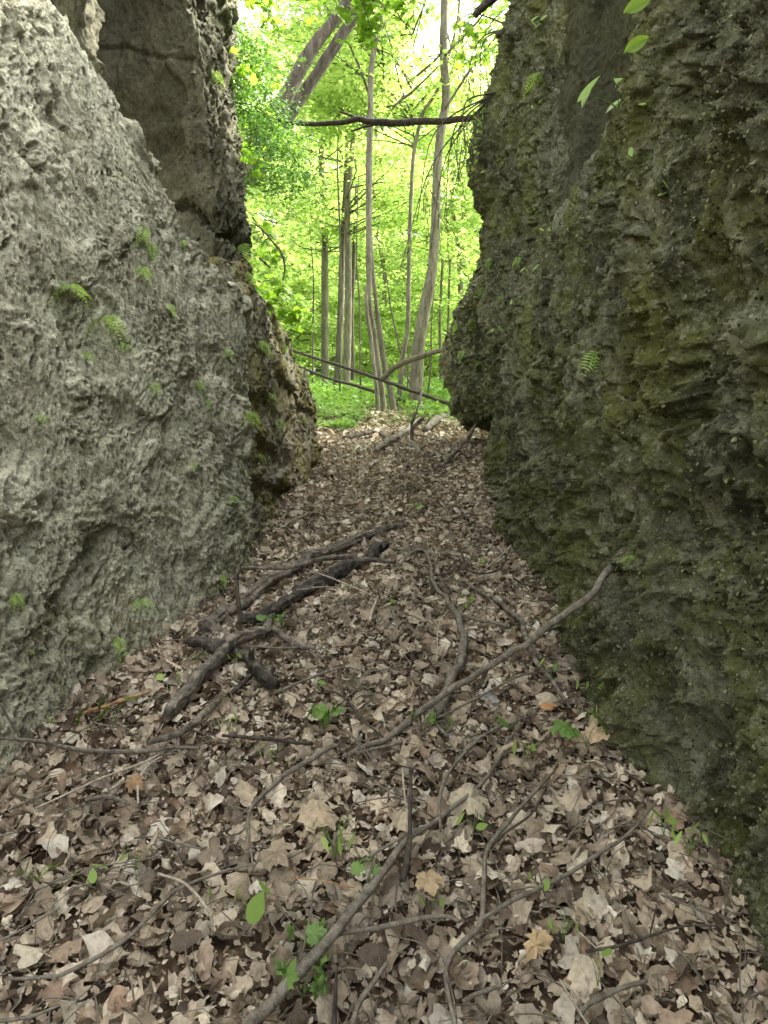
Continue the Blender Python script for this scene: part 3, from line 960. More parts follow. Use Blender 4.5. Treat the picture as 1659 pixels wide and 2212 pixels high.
def add_crown(root, k, rz, s=1.0, parts=CROWNS):
    lm, bm_ = parts[k % len(parts)]
    c = bpy.data.objects.new('crown', lm); COL.objects.link(c); c.parent = root
    c.rotation_euler = (0, 0, rz); c.scale = (s, s, s)
    b_ = bpy.data.objects.new('branches', bm_); COL.objects.link(b_); b_.parent = c
    return c

def px_tree(name, pts, d, label, crown=None, rz=0.0, mat=None, group=None, d1=None, cs=1.0, base=None, rough=0.08, cat='tree', cz=0.0):
    """pts: (X, Y, width) read off the photograph from the base upwards, tree standing at distance d"""
    P = []
    d1 = d1 or d
    for i, (X, Y, wd) in enumerate(pts):
        dd = d + (d1 - d) * i / max(1, len(pts) - 1)
        p = at(X, Y, dd)
        P.append((p.x, p.y, p.z, wd / 2 / F * dd))
    b0 = P[0]
    g0 = gz(b0[0], b0[1])
    if base is not None:
        P[0:0] = base
        b0 = P[0]; g0 = gz(b0[0], b0[1])
    elif b0[2] > g0:
        P.insert(0, (b0[0] - 0.01, b0[1], g0 - 0.1, b0[3] * 1.2))
    root = empty(name, (b0[0], b0[1], g0), 0, label, cat, group)
    me = tubes_mesh('trunk', [P], 8, 14, rough, seed=len(label))
    localize(me, (b0[0], b0[1], g0))
    add_obj('trunk', me, mat or M_BARK, root)
    if crown is not None:
        c = add_crown(root, crown, rz, cs)
        c.location = (0, 1.6 if cz > 4 else 0, cz)
    return root

px_tree('tree', [(899, 884, 30), (902, 765, 27), (918, 667, 25), (934, 580, 22), (941, 480, 20), (943, 405, 19), (950, 300, 19), (964, 211, 18), (958, 122, 17), (960, 0, 16), (966, -250, 13), (985, -600, 9)],
        14.5, 'thickest grey trunk at the right of the opening, bending to the right as it rises', 0, 1.0, cz=4.6)
px_tree('tree', [(861, 880, 12), (869, 781, 11), (881, 700, 10), (884, 538, 9), (891, 365, 8), (899, 304, 8), (915, 243, 7), (948, 186, 6), (985, 60, 5), (1000, -80, 4)],
        15.2, 'slim grey stem close to the left of the thickest trunk, curving right near its top', None)
px_tree('tree', [(828, 870, 13), (809, 732, 12), (798, 651, 12), (797, 567, 13), (797, 365, 14), (800, 243, 13), (803, 142, 12), (822, 40, 9), (850, -120, 7)],
        14.0, 'straight slim grey tree in the middle of the opening that forks near the top', 1, 2.0, cz=4.8)
px_tree('tree', [(850, 880, 15), (832, 790, 12), (816, 684, 10), (806, 590, 8), (800, 480, 6), (797, 420, 4)],
        14.2, 'slender stem leaning left against the straight middle tree', None)
px_tree('dead_tree', [(816, 872, 9), (803, 748, 9), (793, 674, 9), (791, 640, 7), (790, 618, 3)],
        13.8, 'short broken stem with a snapped top left of the straight middle tree', None, cat='dead tree')
px_tree('tree', [(702, 832, 17), (702, 732, 16), (702, 586, 15), (701, 445, 13), (695, 365, 12), (692, 200, 10), (690, -50, 7)],
        21, 'leftmost straight grey trunk in the background, standing alone', 2, 0.4, cz=2.4)
px_tree('tree', [(727, 848, 15), (735, 700, 14), (740, 538, 12), (745, 430, 10), (750, 300, 7), (750, 200, 5)],
        19.5, 'dark slim trunk between the leftmost straight trunk and the pale ivy trunk', None, mat=M_BARK_DK)
px_tree('tree', [(747, 852, 18), (751, 732, 16), (753, 619, 15), (751, 445, 13), (760, 330, 11), (775, 180, 8), (780, -60, 6)],
        19, 'pale grey trunk right of the dark slim trunk in the background', 0, 3.3, cz=2.6)
px_tree('tree', [(763, 856, 12), (761, 760, 11), (760, 684, 10), (764, 560, 8), (770, 400, 6)],
        20.5, 'short dark trunk wrapped in leaves just right of the pale background trunk', None, mat=M_BARK_DK)
# leaning pair
bA = at(470, 560, 9.6); bB = at(500, 560, 9.9)
px_tree('leaning_tree', [(395, 560, 38), (520, 360, 37), (606, 227, 30), (668, 115, 28), (728, 36, 26), (790, -50, 32), (880, -180, 28)],
        9.6, 'thick trunk leaning right at the upper left, left one of the pair', None, 0.2,
        base=[(-3.1, 9.6, gz(-3.1, 9.6) - .1, .17)], cz=2.5, rough=.16, mat=M_BARK_DK)
px_tree('leaning_tree', [(438, 560, 28), (566, 350, 28), (640, 227, 24), (710, 121, 24), (762, 45, 24), (835, -50, 26), (925, -180, 22)],
        9.9, 'thinner trunk leaning right, just under the thick leaning trunk', None, 0.2,
        base=[(-2.9, 9.9, gz(-2.9, 9.9) - .1, .13)], rough=.16, mat=M_BARK_DK)
px_tree('tree', [(500, 420, 22), (501, 200, 21), (504, 70, 20), (509, -60, 18), (515, -300, 14)], 9.0,
        'upright grey trunk at the top left just behind the dark slab', None, 5.0, base=[(-1.95, 9.0, gz(-1.95, 9) - .1, .09)], cz=3)
# thin saplings
saps = [([(779, 880, 5), (778, 760, 4), (776, 640, 4), (770, 560, 3), (774, 380, 2)], 16, 'thin dark sapling between the short dark trunk and the broken stem'),
        ([(893, 850, 5), (875, 800, 4), (856, 720, 4), (843, 660, 3), (836, 600, 2)], 17, 'thin dark sapling slanting left between the middle stems and the right trunk'),
        ([(676, 820, 4), (676, 700, 4), (677, 600, 3), (668, 480, 2)], 18, 'thin pale sapling near the mossy rock left of all the background trunks'),
        ([(921, 886, 4), (930, 790, 4), (932, 700, 3), (940, 600, 2)], 15.5, 'thin sapling just right of the thickest trunk'),
        ([(735, 560, 4), (732, 440, 4), (729, 350, 3), (735, 210, 2)], 17, 'thin straight sapling crossing the dark trunk high in the background'),
        ([(954, 870, 8), (952, 800, 7), (950, 700, 6), (956, 560, 5)], 22, 'thin trunk in the distance next to the right boulder'),
        ([(963, 875, 6), (966, 800, 6), (968, 700, 5), (972, 560, 4)], 24, 'rightmost thin trunk in the distance beside the boulder'),
        ([(880, 850, 3), (882, 740, 3), (878, 620, 2)], 18, 'thinnest dark sapling in front of the far trees right of centre')]
for k, (p, d, lb) in enumerate(saps):
    px_tree('sapling', p, d, lb, None, mat=M_BARK_DK, cat='sapling', rough=0.0)

# forest beyond : whole trees, copied
def forest_tree(k, x, y, label, s, rz, kind):
    root = empty('forest_tree', (x, y, gz(x, y)), rz, label, 'tree', 'trees of the forest beyond the gully')
    t = bpy.data.objects.new('trunk', TRUNKS[k % len(TRUNKS)]); COL.objects.link(t); t.parent = root; t.scale = (s, s, s)
    add_crown(root, k, rz * 1.7, s)
    return root
TRUNKS = []
for k in range(3):
    g = np.random.default_rng(300 + k)
    pts = [(g.normal(0, .04) * h, g.normal(0, .04) * h, h, .15 * (1 - h / 18)) for h in (-.2, 2, 5, 8, 11, 14)]
    me = tubes_mesh('trunk', [pts], 5, 9, 0.05, seed=k)
    me.materials.append(M_BARK)
    TRUNKS.append(me)
spots = [(4.7, 10.6), (4.6, 14.2), (-4.6, 12.0), (-5.2, 18.5), (4.2, 18.5), (-3.6, 26), (5.2, 24), (-7.5, 26), (-.3, 29), (3.2, 29), (-4.2, 31), (7.4, 28), (.9, 33), (-8, 33), (5.6, 35),  # nearest trees on the right are added, to shade the far left rock
         (-2.0, 37), (-6.0, 39), (9.5, 37), (2.8, 40), (-10, 42), (7.0, 43), (-.5, 45), (-4.4, 46), (12, 45), (4.2, 49), (-8, 51), (9, 52), (0, 55), (-13, 54), (14, 56), (-4, 60), (5, 61), (1.8, 44), (-2.6, 49), (4.0, 37), (-1.2, 40), (6.4, 52), (-6.4, 57), (2.2, 57), (8.0, 47), (-3.2, 66), (1.0, 68), (6, 70)]
for k, (x, y) in enumerate(spots):
    forest_tree(k, x, y, 'leafy green tree of the forest beyond the end of the gully', 0.95 + 0.12 * (k % 4) + (0.35 if y > 36 else 0), k * 1.3, k)
bush_spots = [(-3.3, 16), (3.3, 16.2), (-4.4, 20), (3.4, 20.5), (-.2, 25.5), (-2.6, 25), (-4.6, 27), (1.6, 27), (4.4, 26), (-.4, 29), (-5.4, 30), (3.2, 32), (6.4, 31), (-2.4, 34), (.8, 36), (-7, 37), (5, 38), (-4.4, 41), (2.4, 42), (8.6, 40), (-1, 46), (-9, 46), (6, 48), (-5, 52), (2, 53), (10, 54)]
for k, (x, y) in enumerate(bush_spots):
    root = empty('understory_bush', (x, y, gz(x, y)), k * 2.1, 'low bright green bush among the trees beyond the gully', 'bush', 'bushes under the far trees')
    add_crown(root, k, 0, 1.0 + 0.15 * (k % 3), BUSH)

# herb layer at the top of the slope
def build_herbs():
    n = 9000
    y = 11.3 + 16 * rng.random(n) ** 1.3
    x = rng.uniform(-6, 6, n) * (0.35 + 0.65 * (y - 11) / 16)
    cl = fbm(np.stack([x * 1.2, y * 1.2, 0 * x], -1), 2, 77)
    keep = (cl > -0.25 + 0.9 * (1 - sstep(11.2, 12.8, y)))
    x, y = x[keep], y[keep]; n = len(x)
    z = ground_z(x, y) + rng.uniform(0.03, 0.30, n) * (0.4 + 0.6 * sstep(11.5, 14, y))
    C = np.stack([x, y, z], -1)
    C = np.repeat(C, 3, 0) + rng.normal(0, 0.05, (n * 3, 3)) * np.array([1, 1, .4])
    me = leaf_cloud('herb_layer', C, rng.uniform(.05, .12, n * 3), rand_norm(n * 3, .8, .5), SIMPLE, M_HERB)
    o = add_obj('herb_layer', me, M_HERB)
    tag(o, 'bright green low herbs at the top of the slope under the trees', 'ground cover', kind='stuff')
build_herbs()

# near maple sprays hanging over the top of the opening
def spray(name, p0, p1, n, size, label, mat=M_CANOPY_NEAR, outline=MAPLE, spread=0.28, droop=0.15, cat='branch', seed=0, r=0.008, group=None, subs=5):
    g = np.random.default_rng(seed)
    p0, p1 = np.array(p0), np.array(p1)
    L = np.linalg.norm(p1 - p0)
    mid = (p0 + p1) / 2 + np.array([0, 0, droop * L])
    main = [(*p0, r), (*mid, r * .7), (*p1, r * .35)]
    tubes = [main]
    Cs, Ns = [], []
    for s in range(subs):
        t = 0.15 + 0.8 * (s + g.random()) / subs
        b0 = (1 - t) ** 2 * p0 + 2 * t * (1 - t) * mid + t * t * p1
        d = (p1 - p0) / L
        side = np.cross(d, [0, 0, 1.0]); side /= np.linalg.norm(side) + 1e-9
        e = b0 + (d * g.uniform(.2, .8) + side * g.choice([-1, 1]) * g.uniform(.5, 1)) * L * .33 + np.array([0, 0, -droop * L * g.uniform(0, .5)])
        tubes.append([(*b0, r * .4), (*((b0 + e) / 2 + g.normal(0, .02, 3)), r * .3), (*e, r * .15)])
        m = n // subs
        u = g.random(m)
        c = b0 + (e - b0) * u[:, None] + g.normal(0, spread * .3, (m, 3)) * np.array([1, 1, .5])
        Cs.append(c); Ns.append(rand_norm(m, 0.7, .6, g) + np.array([0, -.35, 0]))
    C = np.concatenate(Cs); N = np.concatenate(Ns)
    root = empty(name, tuple(p0), 0, label, cat, group)
    lm = leaf_cloud('foliage', C, g.uniform(size * .6, size * 1.25, len(C)), N, outline, mat, center=(outline is MAPLE), curl=.5)
    localize(lm, p0); add_obj('foliage', lm, mat, root)
    tm = tubes_mesh('twigs', tubes, 4, 5, 0.0); localize(tm, p0); add_obj('twigs', tm, M_BARK_DK, root)
    return root
NS = [((470, -60, 6.0), (600, 60, 5.6), 50, 'maple spray with broad leaves hanging at the top left of the opening'),
      ((600, -110, 5.6), (720, 40, 5.6), 40, 'maple spray hanging in front of the leaning trunks'),
      ((740, -90, 5.4), (800, 60, 5.4), 60, 'maple spray with broad leaves hanging at top centre over the straight middle tree'),
      ((860, -120, 5.8), (780, 50, 5.6), 60, 'maple spray drooping toward the left from the top centre'),
      ((900, -100, 6.4), (860, 40, 6.2), 50, 'small maple spray at the top between the middle tree and the right trunk'),
      ((470, 120, 6.8), (560, 170, 6.5), 30, 'maple spray beside the edge of the dark slab'),
      ((500, 250, 7.6), (640, 320, 7.6), 70, 'maple spray below the leaning trunks near the left rock'),
      ((545, 640, 7.3), (640, 690, 7.2), 50, 'broad leaved spray growing over the top of the mossy left rock'),
      ((478, 90, 6.3), (520, 190, 6.2), 26, 'little leafy spray growing from the upper edge of the dark slab'),
      ((500, 300, 6.5), (545, 400, 6.4), 26, 'little leafy spray halfway down the edge of the dark slab'),
      ((545, 470, 6.9), (590, 570, 6.8), 26, 'little leafy spray low on the edge of the dark slab near the curved root'),
      ((590, 600, 7.4), (650, 690, 7.3), 40, 'leafy spray overhanging the far corner of the mossy rock'),
      ((450, 330, 8.6), (570, 330, 8.4), 80, 'dense maple spray hiding the foot of the leaning trunks'),
      ((1120, -60, 7.4), (1010, 60, 7.2), 50, 'leafy spray at the top right against the bright sky'),
      ((1090, 20, 7.5), (1020, 140, 7.5), 40, 'drooping leafy spray in front of the bright gap beside the right wall')]
for k, (a, b_, n, lb) in enumerate(NS):
    spray('maple_branch', at(*a), at(*b_), n, .10, lb, seed=400 + k)
# fine dark shrub hanging on the left rock
HS = [((480, 130, 6.7), (610, 260, 6.6)), ((490, 220, 6.7), (640, 350, 6.6)), ((495, 180, 6.8), (560, 320, 6.6)), ((510, 320, 6.9), (680, 400, 6.9)), ((515, 380, 6.9), (620, 420, 6.9)), ((470, 60, 6.6), (580, 150, 6.6))]
shr = ['highest', 'second highest', 'third', 'fourth', 'fifth', 'lowest']
LBS = ['dark fine leaved bough drooping below the leaning trunks', 'long dark bough of fine leaves under the left end of the crossing dead branch',
       'short dense dark bough hugging the edge of the slab', 'longest dark fine leaved bough reaching right beneath the dead branch',
       'lowest dark fine leaved bough beside the slab', 'topmost fine leaved bough next to the slab']
for k, (a, b_) in enumerate(HS):
    spray('shrub_bough', at(*a), at(*b_), 1300, .032, LBS[k], M_SHRUB, SIMPLE, .42, .22, 'bough', 500 + k, .007, 'fine leaved boughs on the left rock edge', 9)
# drooping bare twigs on the right
def twig_drape(k, a, ends, label):
    p0 = np.array(at(*a))
    tubes, Cs = [], []
    g = np.random.default_rng(600 + k)
    for e in ends:
        p1 = np.array(at(*e))
        m = (p0 + p1) / 2 + np.array([-.12, 0, .16]) + g.normal(0, .05, 3)
        tubes.append([(*p0, .009), (*m, .006), (*p1, .003)])
        for s in range(6):
            t = g.uniform(.3, 1)
            b = (1 - t) ** 2 * p0 + 2 * t * (1 - t) * m + t * t * p1
            q = b + np.array([g.normal(0, .08), g.normal(0, .08), -g.uniform(.15, .5)])
            tubes.append([(*b, .004), (*((b + q) / 2 + g.normal(0, .03, 3)), .003), (*q, .002)])
            u = g.random(7)
            Cs.append(b + (q - b) * u[:, None] + g.normal(0, .02, (7, 3)))
    C = np.concatenate(Cs)
    root = empty('drooping_bush', tuple(p0), 0, label, 'bush')
    tm = tubes_mesh('twigs', tubes, 5, 5, 0.0); localize(tm, p0); add_obj('twigs', tm, M_BARK_DK, root)
    lm = leaf_cloud('foliage', C, g.uniform(.02, .05, len(C)), rand_norm(len(C), .5, .7, g), SIMPLE, M_CANOPY); localize(lm, p0)
    add_obj('foliage', lm, M_CANOPY, root)
twig_drape(0, (1070, 200, 6.6), [(870, 560, 6.4), (960, 470, 6.4), (900, 480, 6.3), (990, 400, 6.4), (1005, 330, 6.3), (930, 540, 6.5)], 'bare twigs drooping in front of the thickest trunk from the right wall')
twig_drape(1, (1110, 60, 6.6), [(1000, 200, 6.7), (1040, 250, 6.7), (960, 90, 6.7)], 'twiggy bush hanging from the top of the right wall')

# ------------------------------------------------------------------ branches and logs
def branch(name, pts, label, mat=M_STICK, cat='branch', lift=0.0, ns=8, rough=0.2, subs=(), pale_end=False, per=7, group=None, jit=0.9, seat=0.75):
    """pts : (X, Y, width[, height above the litter]) ; every point lies over the ground seen there"""
    def conv(p):
        g_ = at_ground(p[0], p[1])
        h = (p[3] if len(p) > 3 else 0.0) + lift + (0.088 if g_.y < 2.4 else 0.07 if g_.y < 4.3 else 0.05) + 0.2 * p[2] / F * g_.y
        for _ in range(3):      # a raised point stands nearer than the ground behind it
            d = g_.y
            z = 1.5 - (p[1] - 1106) / F * d
            want = h
            # move along the sight line until the height above ground is h
            lo, hi = 0.8, g_.y
            for _k in range(16):
                mid = (lo + hi) / 2
                q = at(p[0], p[1], mid)
                if q.z - gz(q.x, q.y) > h: lo = mid
                else: hi = mid
            q = at(p[0], p[1], hi)
            break
        r = p[2] / 2 / F * q.y
        return (q.x, q.y, q.z, r * .95)
    P = [conv(p) for p in pts]
    tubes = [P] + [[conv(p) for p in s] for s in subs]
    o = tuple(P[0][:3])
    me = tubes_mesh(name, tubes, per, ns, rough, jit, seed=int(abs(pts[0][0] * 7 + pts[0][1])))
    localize(me, o)
    ob = add_obj(name, me, mat, loc=o)
    tag(ob, label, cat, group)
    return ob

branch('log', [(432, 1350, 24), (475, 1322, 27), (521, 1296, 27), (608, 1240, 24, .02), (677, 1202, 21, .03), (747, 1174, 18, .02), (816, 1147, 15), (879, 1130, 9)],
       'longest weathered log lying from the left boulder up the gully', M_LOG, 'log', ns=26, rough=.3, jit=.9)
branch('log', [(520, 1340, 22), (560, 1332, 25), (591, 1317, 25), (636, 1292, 24), (695, 1258, 30), (764, 1216, 27), (810, 1192, 24), (838, 1176, 17)],
       'black rotten log lying parallel below the longest log', M_LOG_DK, 'log', ns=26, rough=.34, jit=1.1)
branch('log', [(640, 1275, 22), (690, 1245, 22), (735, 1222, 18), (770, 1208, 10)], 'grey split log wedged between the longest log and the black log', M_LOG, 'log', ns=12, rough=.3)
branch('stick', [(520, 1226, 9, .10), (608, 1226, 11, .12), (677, 1214, 12, .14), (750, 1202, 13, .12), (782, 1209, 12, .08), (855, 1213, 11, .03)],
       'brown peeled stick laid across the top of the logs', M_LOG, 'stick', ns=10)
branch('upright_stick', [(520, 1372, 12), (517, 1330, 13, .10), (514, 1290, 10, .2), (513, 1230, 7, .36)], 'short upright stick standing at the end of the logs by the left boulder', M_LOG, 'stick', ns=8, rough=.25)
branch('log', [(362, 1545, 24), (385, 1515, 30), (407, 1487, 31), (452, 1438, 32), (504, 1392, 28), (559, 1369, 22), (590, 1331, 16)],
       'cracked pale brown log slanting down left below the other logs', M_LOG, 'log', ns=26, rough=.34, jit=1.1)
branch('log', [(417, 1385, 22), (435, 1388, 27), (465, 1400, 28), (500, 1400, 24)], 'short black log end beside the left boulder', M_LOG_DK, 'log', ns=14, rough=.25)
branch('stump_wood', [(511, 1414, 20), (530, 1426, 26), (552, 1442, 30), (580, 1462, 32), (604, 1480, 26)], 'knotted black rotten wood with stubs under the cracked pale log', M_LOG_DK, 'rotten wood', ns=14, rough=.4,
       subs=([(548, 1445, 16), (545, 1420, 15, .05), (543, 1405, 12, .10)], [(540, 1460, 13), (520, 1480, 12), (495, 1500, 10)], [(580, 1465, 12), (592, 1440, 10, .04)]))
branch('branch', [(587, 1358, 14), (620, 1378, 15), (653, 1397, 13), (680, 1400, 8)], 'short brown branch pointing right from the cracked pale log', M_LOG, ns=10)
branch('twig', [(535, 1395, 4, .03), (590, 1399, 4, .03), (643, 1398, 4, .02)], 'thin straight grey twig right of the cracked pale log')
branch('branch', [(320, 1606, 13), (380, 1585, 15), (420, 1560, 15), (462, 1524, 14), (480, 1505, 8)], 'flaking grey brown branch below the cracked pale log', M_LOG, ns=12, rough=.25)
branch('split_wood', [(180, 1541, 8), (230, 1524, 9), (280, 1508, 9), (325, 1493, 6)], 'split piece of orange brown wood at the foot of the left boulder', M_SPLIT, 'wood')
branch('branch', [(-20, 1594, 6, .10), (60, 1600, 8, .06), (130, 1612, 9), (200, 1624, 10), (300, 1622, 10), (370, 1614, 8), (432, 1614, 6)],
       'smooth grey branch with a fork lying along the foot of the left boulder', subs=([(45, 1594, 6, .07), (22, 1560, 6, .14), (2, 1520, 5, .22)],))
branch('twig', [(75, 1747, 5), (200, 1690, 5), (300, 1650, 5), (345, 1628, 4)], 'long thin pale stick below the forked grey branch at lower left', M_STICK_PALE)
branch('twig', [(345, 1636, 4), (315, 1660, 5, .03), (300, 1690, 6, .03), (297, 1736, 6)], 'short bent pale twig left of centre', M_STICK_PALE)
branch('twig', [(185, 1728, 8), (225, 1720, 9), (262, 1728, 8), (300, 1742, 5)], 'stubby brown twig at lower left')
branch('branch', [(15, 2113, 8), (100, 2110, 9), (150, 2098, 10), (280, 2022, 10), (385, 1922, 8), (500, 1878, 6), (549, 1868, 4)],
       'long bowed brown branch across the lower left litter')
branch('twig', [(340, 1887, 6, .02), (400, 1910, 7, .05), (450, 1965, 7, .05), (461, 2018, 6)], 'arched twig crossing the long bowed branch at lower left', M_STICK_PALE)
branch('branch', [(547, 1876, 4), (535, 1778, 7), (550, 1734, 9), (600, 1688, 11), (629, 1665, 12), (702, 1622, 13), (730, 1610, 9)],
       'curved grey branch hooking down left of centre')
branch('branch', [(751, 1631, 11), (800, 1608, 13), (845, 1587, 14), (914, 1534, 15, .05), (984, 1482, 15, .12), (1039, 1450, 15, .20), (1088, 1419, 15, .27), (1140, 1388, 15, .34), (1227, 1322, 16, .46), (1279, 1277, 17, .54), (1331, 1211, 18, .62), (1372, 1162, 20, .68)],
       'longest dark branch rising from the middle of the litter to lean on the right wall', M_STICK, ns=12, rough=.10,
       subs=([(1052, 1444, 11, .20), (1040, 1472, 8, .14), (1026, 1492, 5, .08)], [(768, 1628, 8), (830, 1612, 8), (870, 1600, 7)]))
branch('branch', [(975, 1306, 12), (994, 1339, 15), (1001, 1391, 19), (998, 1426, 21), (973, 1478, 23), (946, 1530, 24), (928, 1556, 19)],
       'thick short grey branch lying under the longest dark branch', M_STICK, ns=14, rough=.15, subs=([(932, 1548, 9), (950, 1572, 8), (968, 1590, 6)],))
branch('branch', [(852, 1233, 5), (892, 1192, 6, .04), (918, 1192, 7, .04), (930, 1225, 8, .02), (938, 1264, 9), (966, 1294, 10), (984, 1322, 10), (1039, 1340, 9), (1102, 1353, 7)],
       'crooked branch bent sharply at its top in the middle of the gully')
branch('branch', [(991, 1253, 8), (1012, 1266, 9), (1060, 1291, 11), (1095, 1315, 12), (1126, 1346, 13), (1140, 1391, 13), (1168, 1443, 11), (1199, 1478, 10), (1232, 1528, 7)],
       'brown branch running down toward the foot of the right wall', M_LOG, ns=10)
branch('twig', [(942, 1242, 3), (970, 1238, 4, .04), (998, 1228, 4, .08), (1039, 1239, 4, .08), (1081, 1228, 4, .06), (1102, 1185, 3, .06)], 'thin arching dark twig near the right wall', M_STICK_DK,
       subs=([(1109, 1250, 5, .05), (1135, 1262, 5, .03), (1190, 1278, 4)],))
branch('twig', [(1040, 1236, 3), (1075, 1205, 4, .05), (1104, 1178, 4, .08)], 'straight pale twig tip leaning on the wall foot', M_STICK_PALE)
branch('twig', [(987, 1176, 3, .06), (1000, 1200, 3, .04), (1012, 1226, 3, .01)], 'tiny dark twig sticking up in the middle of the gully', M_STICK_DK)
branch('branch', [(1140, 1548, 5), (1069, 1575, 7, .02), (1019, 1610, 8, .02), (979, 1660, 8, .02), (952, 1710, 8, .02), (952, 1795, 7)],
       'slim branch curving down from the right of centre')
branch('twig', [(1230, 1449, 3), (1157, 1452, 4, .03), (1105, 1468, 5, .04), (1019, 1513, 6, .03), (949, 1548, 6, .02), (862, 1582, 5)],
       'thin straight branch just below the longest dark branch')
branch('branch', [(515, 2240, 33, .02), (619, 2119, 29, .02), (674, 2071, 26, .02), (726, 2018, 24, .02), (782, 1939, 21, .01), (827, 1873, 18, .01), (883, 1807, 15), (949, 1769, 11), (1021, 1710, 9), (1053, 1675, 8), (1100, 1600, 6), (1149, 1525, 4)],
       'big grey branch running up from the bottom edge through the middle', M_STICK, ns=14, rough=.08,
       subs=([(726, 2018, 10), (810, 2005, 12), (897, 1987, 12), (959, 1980, 10), (994, 1991, 7)], [(765, 1871, 6), (813, 1843, 7), (883, 1800, 6)], [(813, 1845, 5, .02), (800, 1880, 5, .02), (792, 1904, 4)]))
branch('branch', [(985, 2230, 10), (962, 2095, 12), (994, 2040, 13), (1037, 1990, 14), (1044, 1910, 11), (1054, 1835, 10), (1089, 1785, 10), (1129, 1740, 8), (1199, 1665, 5)],
       'dark crooked branch right of centre rising from the bottom edge', M_STICK, ns=10,
       subs=([(1044, 1984, 8), (1109, 1945, 10), (1189, 1910, 10), (1279, 1855, 9), (1359, 1800, 7), (1424, 1725, 4, .06)],))
branch('branch', [(1264, 2055, 7), (1334, 2042, 8), (1404, 2020, 7), (1479, 2000, 5), (1569, 2000, 3)], 'thin dark branch with one upright twig near the lower right', M_STICK_DK,
       subs=([(1404, 2020, 4), (1412, 1985, 4, .05), (1419, 1955, 3, .09)],))
branch('branch', [(1244, 2200, 11), (1269, 2165, 12), (1329, 2140, 12), (1399, 2117, 9)], 'short curved grey branch at the bottom right')
branch('upright_stick', [(872, 1900, 16), (880, 1850, 15, .03), (884, 1790, 10, .07), (886, 1720, 9, .12), (888, 1661, 8, .17)], 'stout dark stick standing up behind the big grey branch', M_STICK_DK, 'stick')
branch('upright_stick', [(885, 1795, 4, .06), (875, 1720, 4, .12), (869, 1658, 3, .17)], 'thin pale stick standing beside the stout dark stick', M_STICK_PALE, 'stick')
branch('stake', [(722, 2230, 13), (722, 2180, 12, .03), (725, 2120, 8, .08), (727, 2086, 2, .11)], 'pointed stake like twig sticking up at the bottom edge', M_STICK_DK, 'stick')
branch('branch', [(838, 2078, 8), (817, 2109, 11), (779, 2161, 12), (758, 2225, 13)], 'short bent branch at the bottom just right of the pointed stake')
branch('twig', [(629, 1897, 3), (700, 1903, 3, .02), (768, 1918, 3)], 'reddish thin twig left of the big grey branch', M_SPLIT)
branch('branch', [(480, 1589, 7), (540, 1594, 9), (595, 1598, 9), (674, 1606, 9)], 'dark wet branch half buried behind the green maple leaves', M_STICK_DK)
branch('twig', [(340, 1810, 4), (385, 1822, 5), (436, 1834, 4)], 'small dark twig below the stubby brown twig')
branch('straw', [(1209, 2115, 5, .01), (1240, 2165, 5, .02), (1272, 2216, 5, .02)], 'long straw coloured stalk at the bottom right', M_STICK_PALE, 'stalk')
branch('straw', [(1249, 2012, 4, .01), (1289, 2048, 4, .02)], 'short straw coloured stalk above the longer one', M_STICK_PALE, 'stalk')
branch('twig', [(591, 1497, 5), (660, 1468, 6, .02), (740, 1442, 4), (800, 1450, 3), (880, 1436, 3)], 'slender brown twig in the centre of the gully')
branch('twig', [(700, 1490, 3), (735, 1500, 5), (770, 1540, 5), (800, 1570, 5), (836, 1600, 5)], 'thin dark twig meeting the longest dark branch from the upper left', M_STICK_DK)
branch('twig', [(798, 1342, 8), (808, 1310, 6, .02), (813, 1290, 5, .03)], 'small grey broken twig upright in mid gully', M_STICK_PALE)
branch('twig', [(944, 1430, 3), (945, 1380, 3, .04), (950, 1340, 3, .07), (968, 1320, 3, .06)], 'pale thin stalk left of the thick grey branch', M_STICK_PALE)
branch('twig', [(905, 1490, 4), (907, 1540, 5, .02), (912, 1590, 4)], 'short dark twig under the longest dark branch', M_STICK_DK)
branch('twig', [(680, 1235, 3, .1), (720, 1250, 4, .08), (790, 1280, 4, .04), (810, 1290, 3)], 'pale curved twig lying over the black log', M_STICK_PALE)
branch('twig', [(640, 1275, 3, .1), (700, 1268, 3, .08), (760, 1272, 3, .03)], 'thin white twig in front of the black log', M_STICK_PALE)
branch('twig', [(590, 1150, 3), (640, 1120, 4), (700, 1098, 3)], 'pale thin stick up the gully near the mossy rock', M_STICK_PALE)
branch('twig', [(1180, 1700, 4), (1150, 1755, 5), (1090, 1800, 6), (1040, 1850, 7)], 'dark twig tangled left of the foot of the right wall', M_STICK_DK)
branch('twig', [(130, 1960, 4), (60, 2000, 5), (-20, 2040, 5)], 'thin grey twig at the left edge near the bottom')
branch('branch', [(-20, 2205, 9), (60, 2195, 8), (130, 2172, 5)], 'short dark branch at the bottom left corner')
branch('branch', [(1000, 2165, 9), (1040, 2145, 11), (1075, 2130, 10)], 'stub of branch at the bottom right of centre', M_STICK)

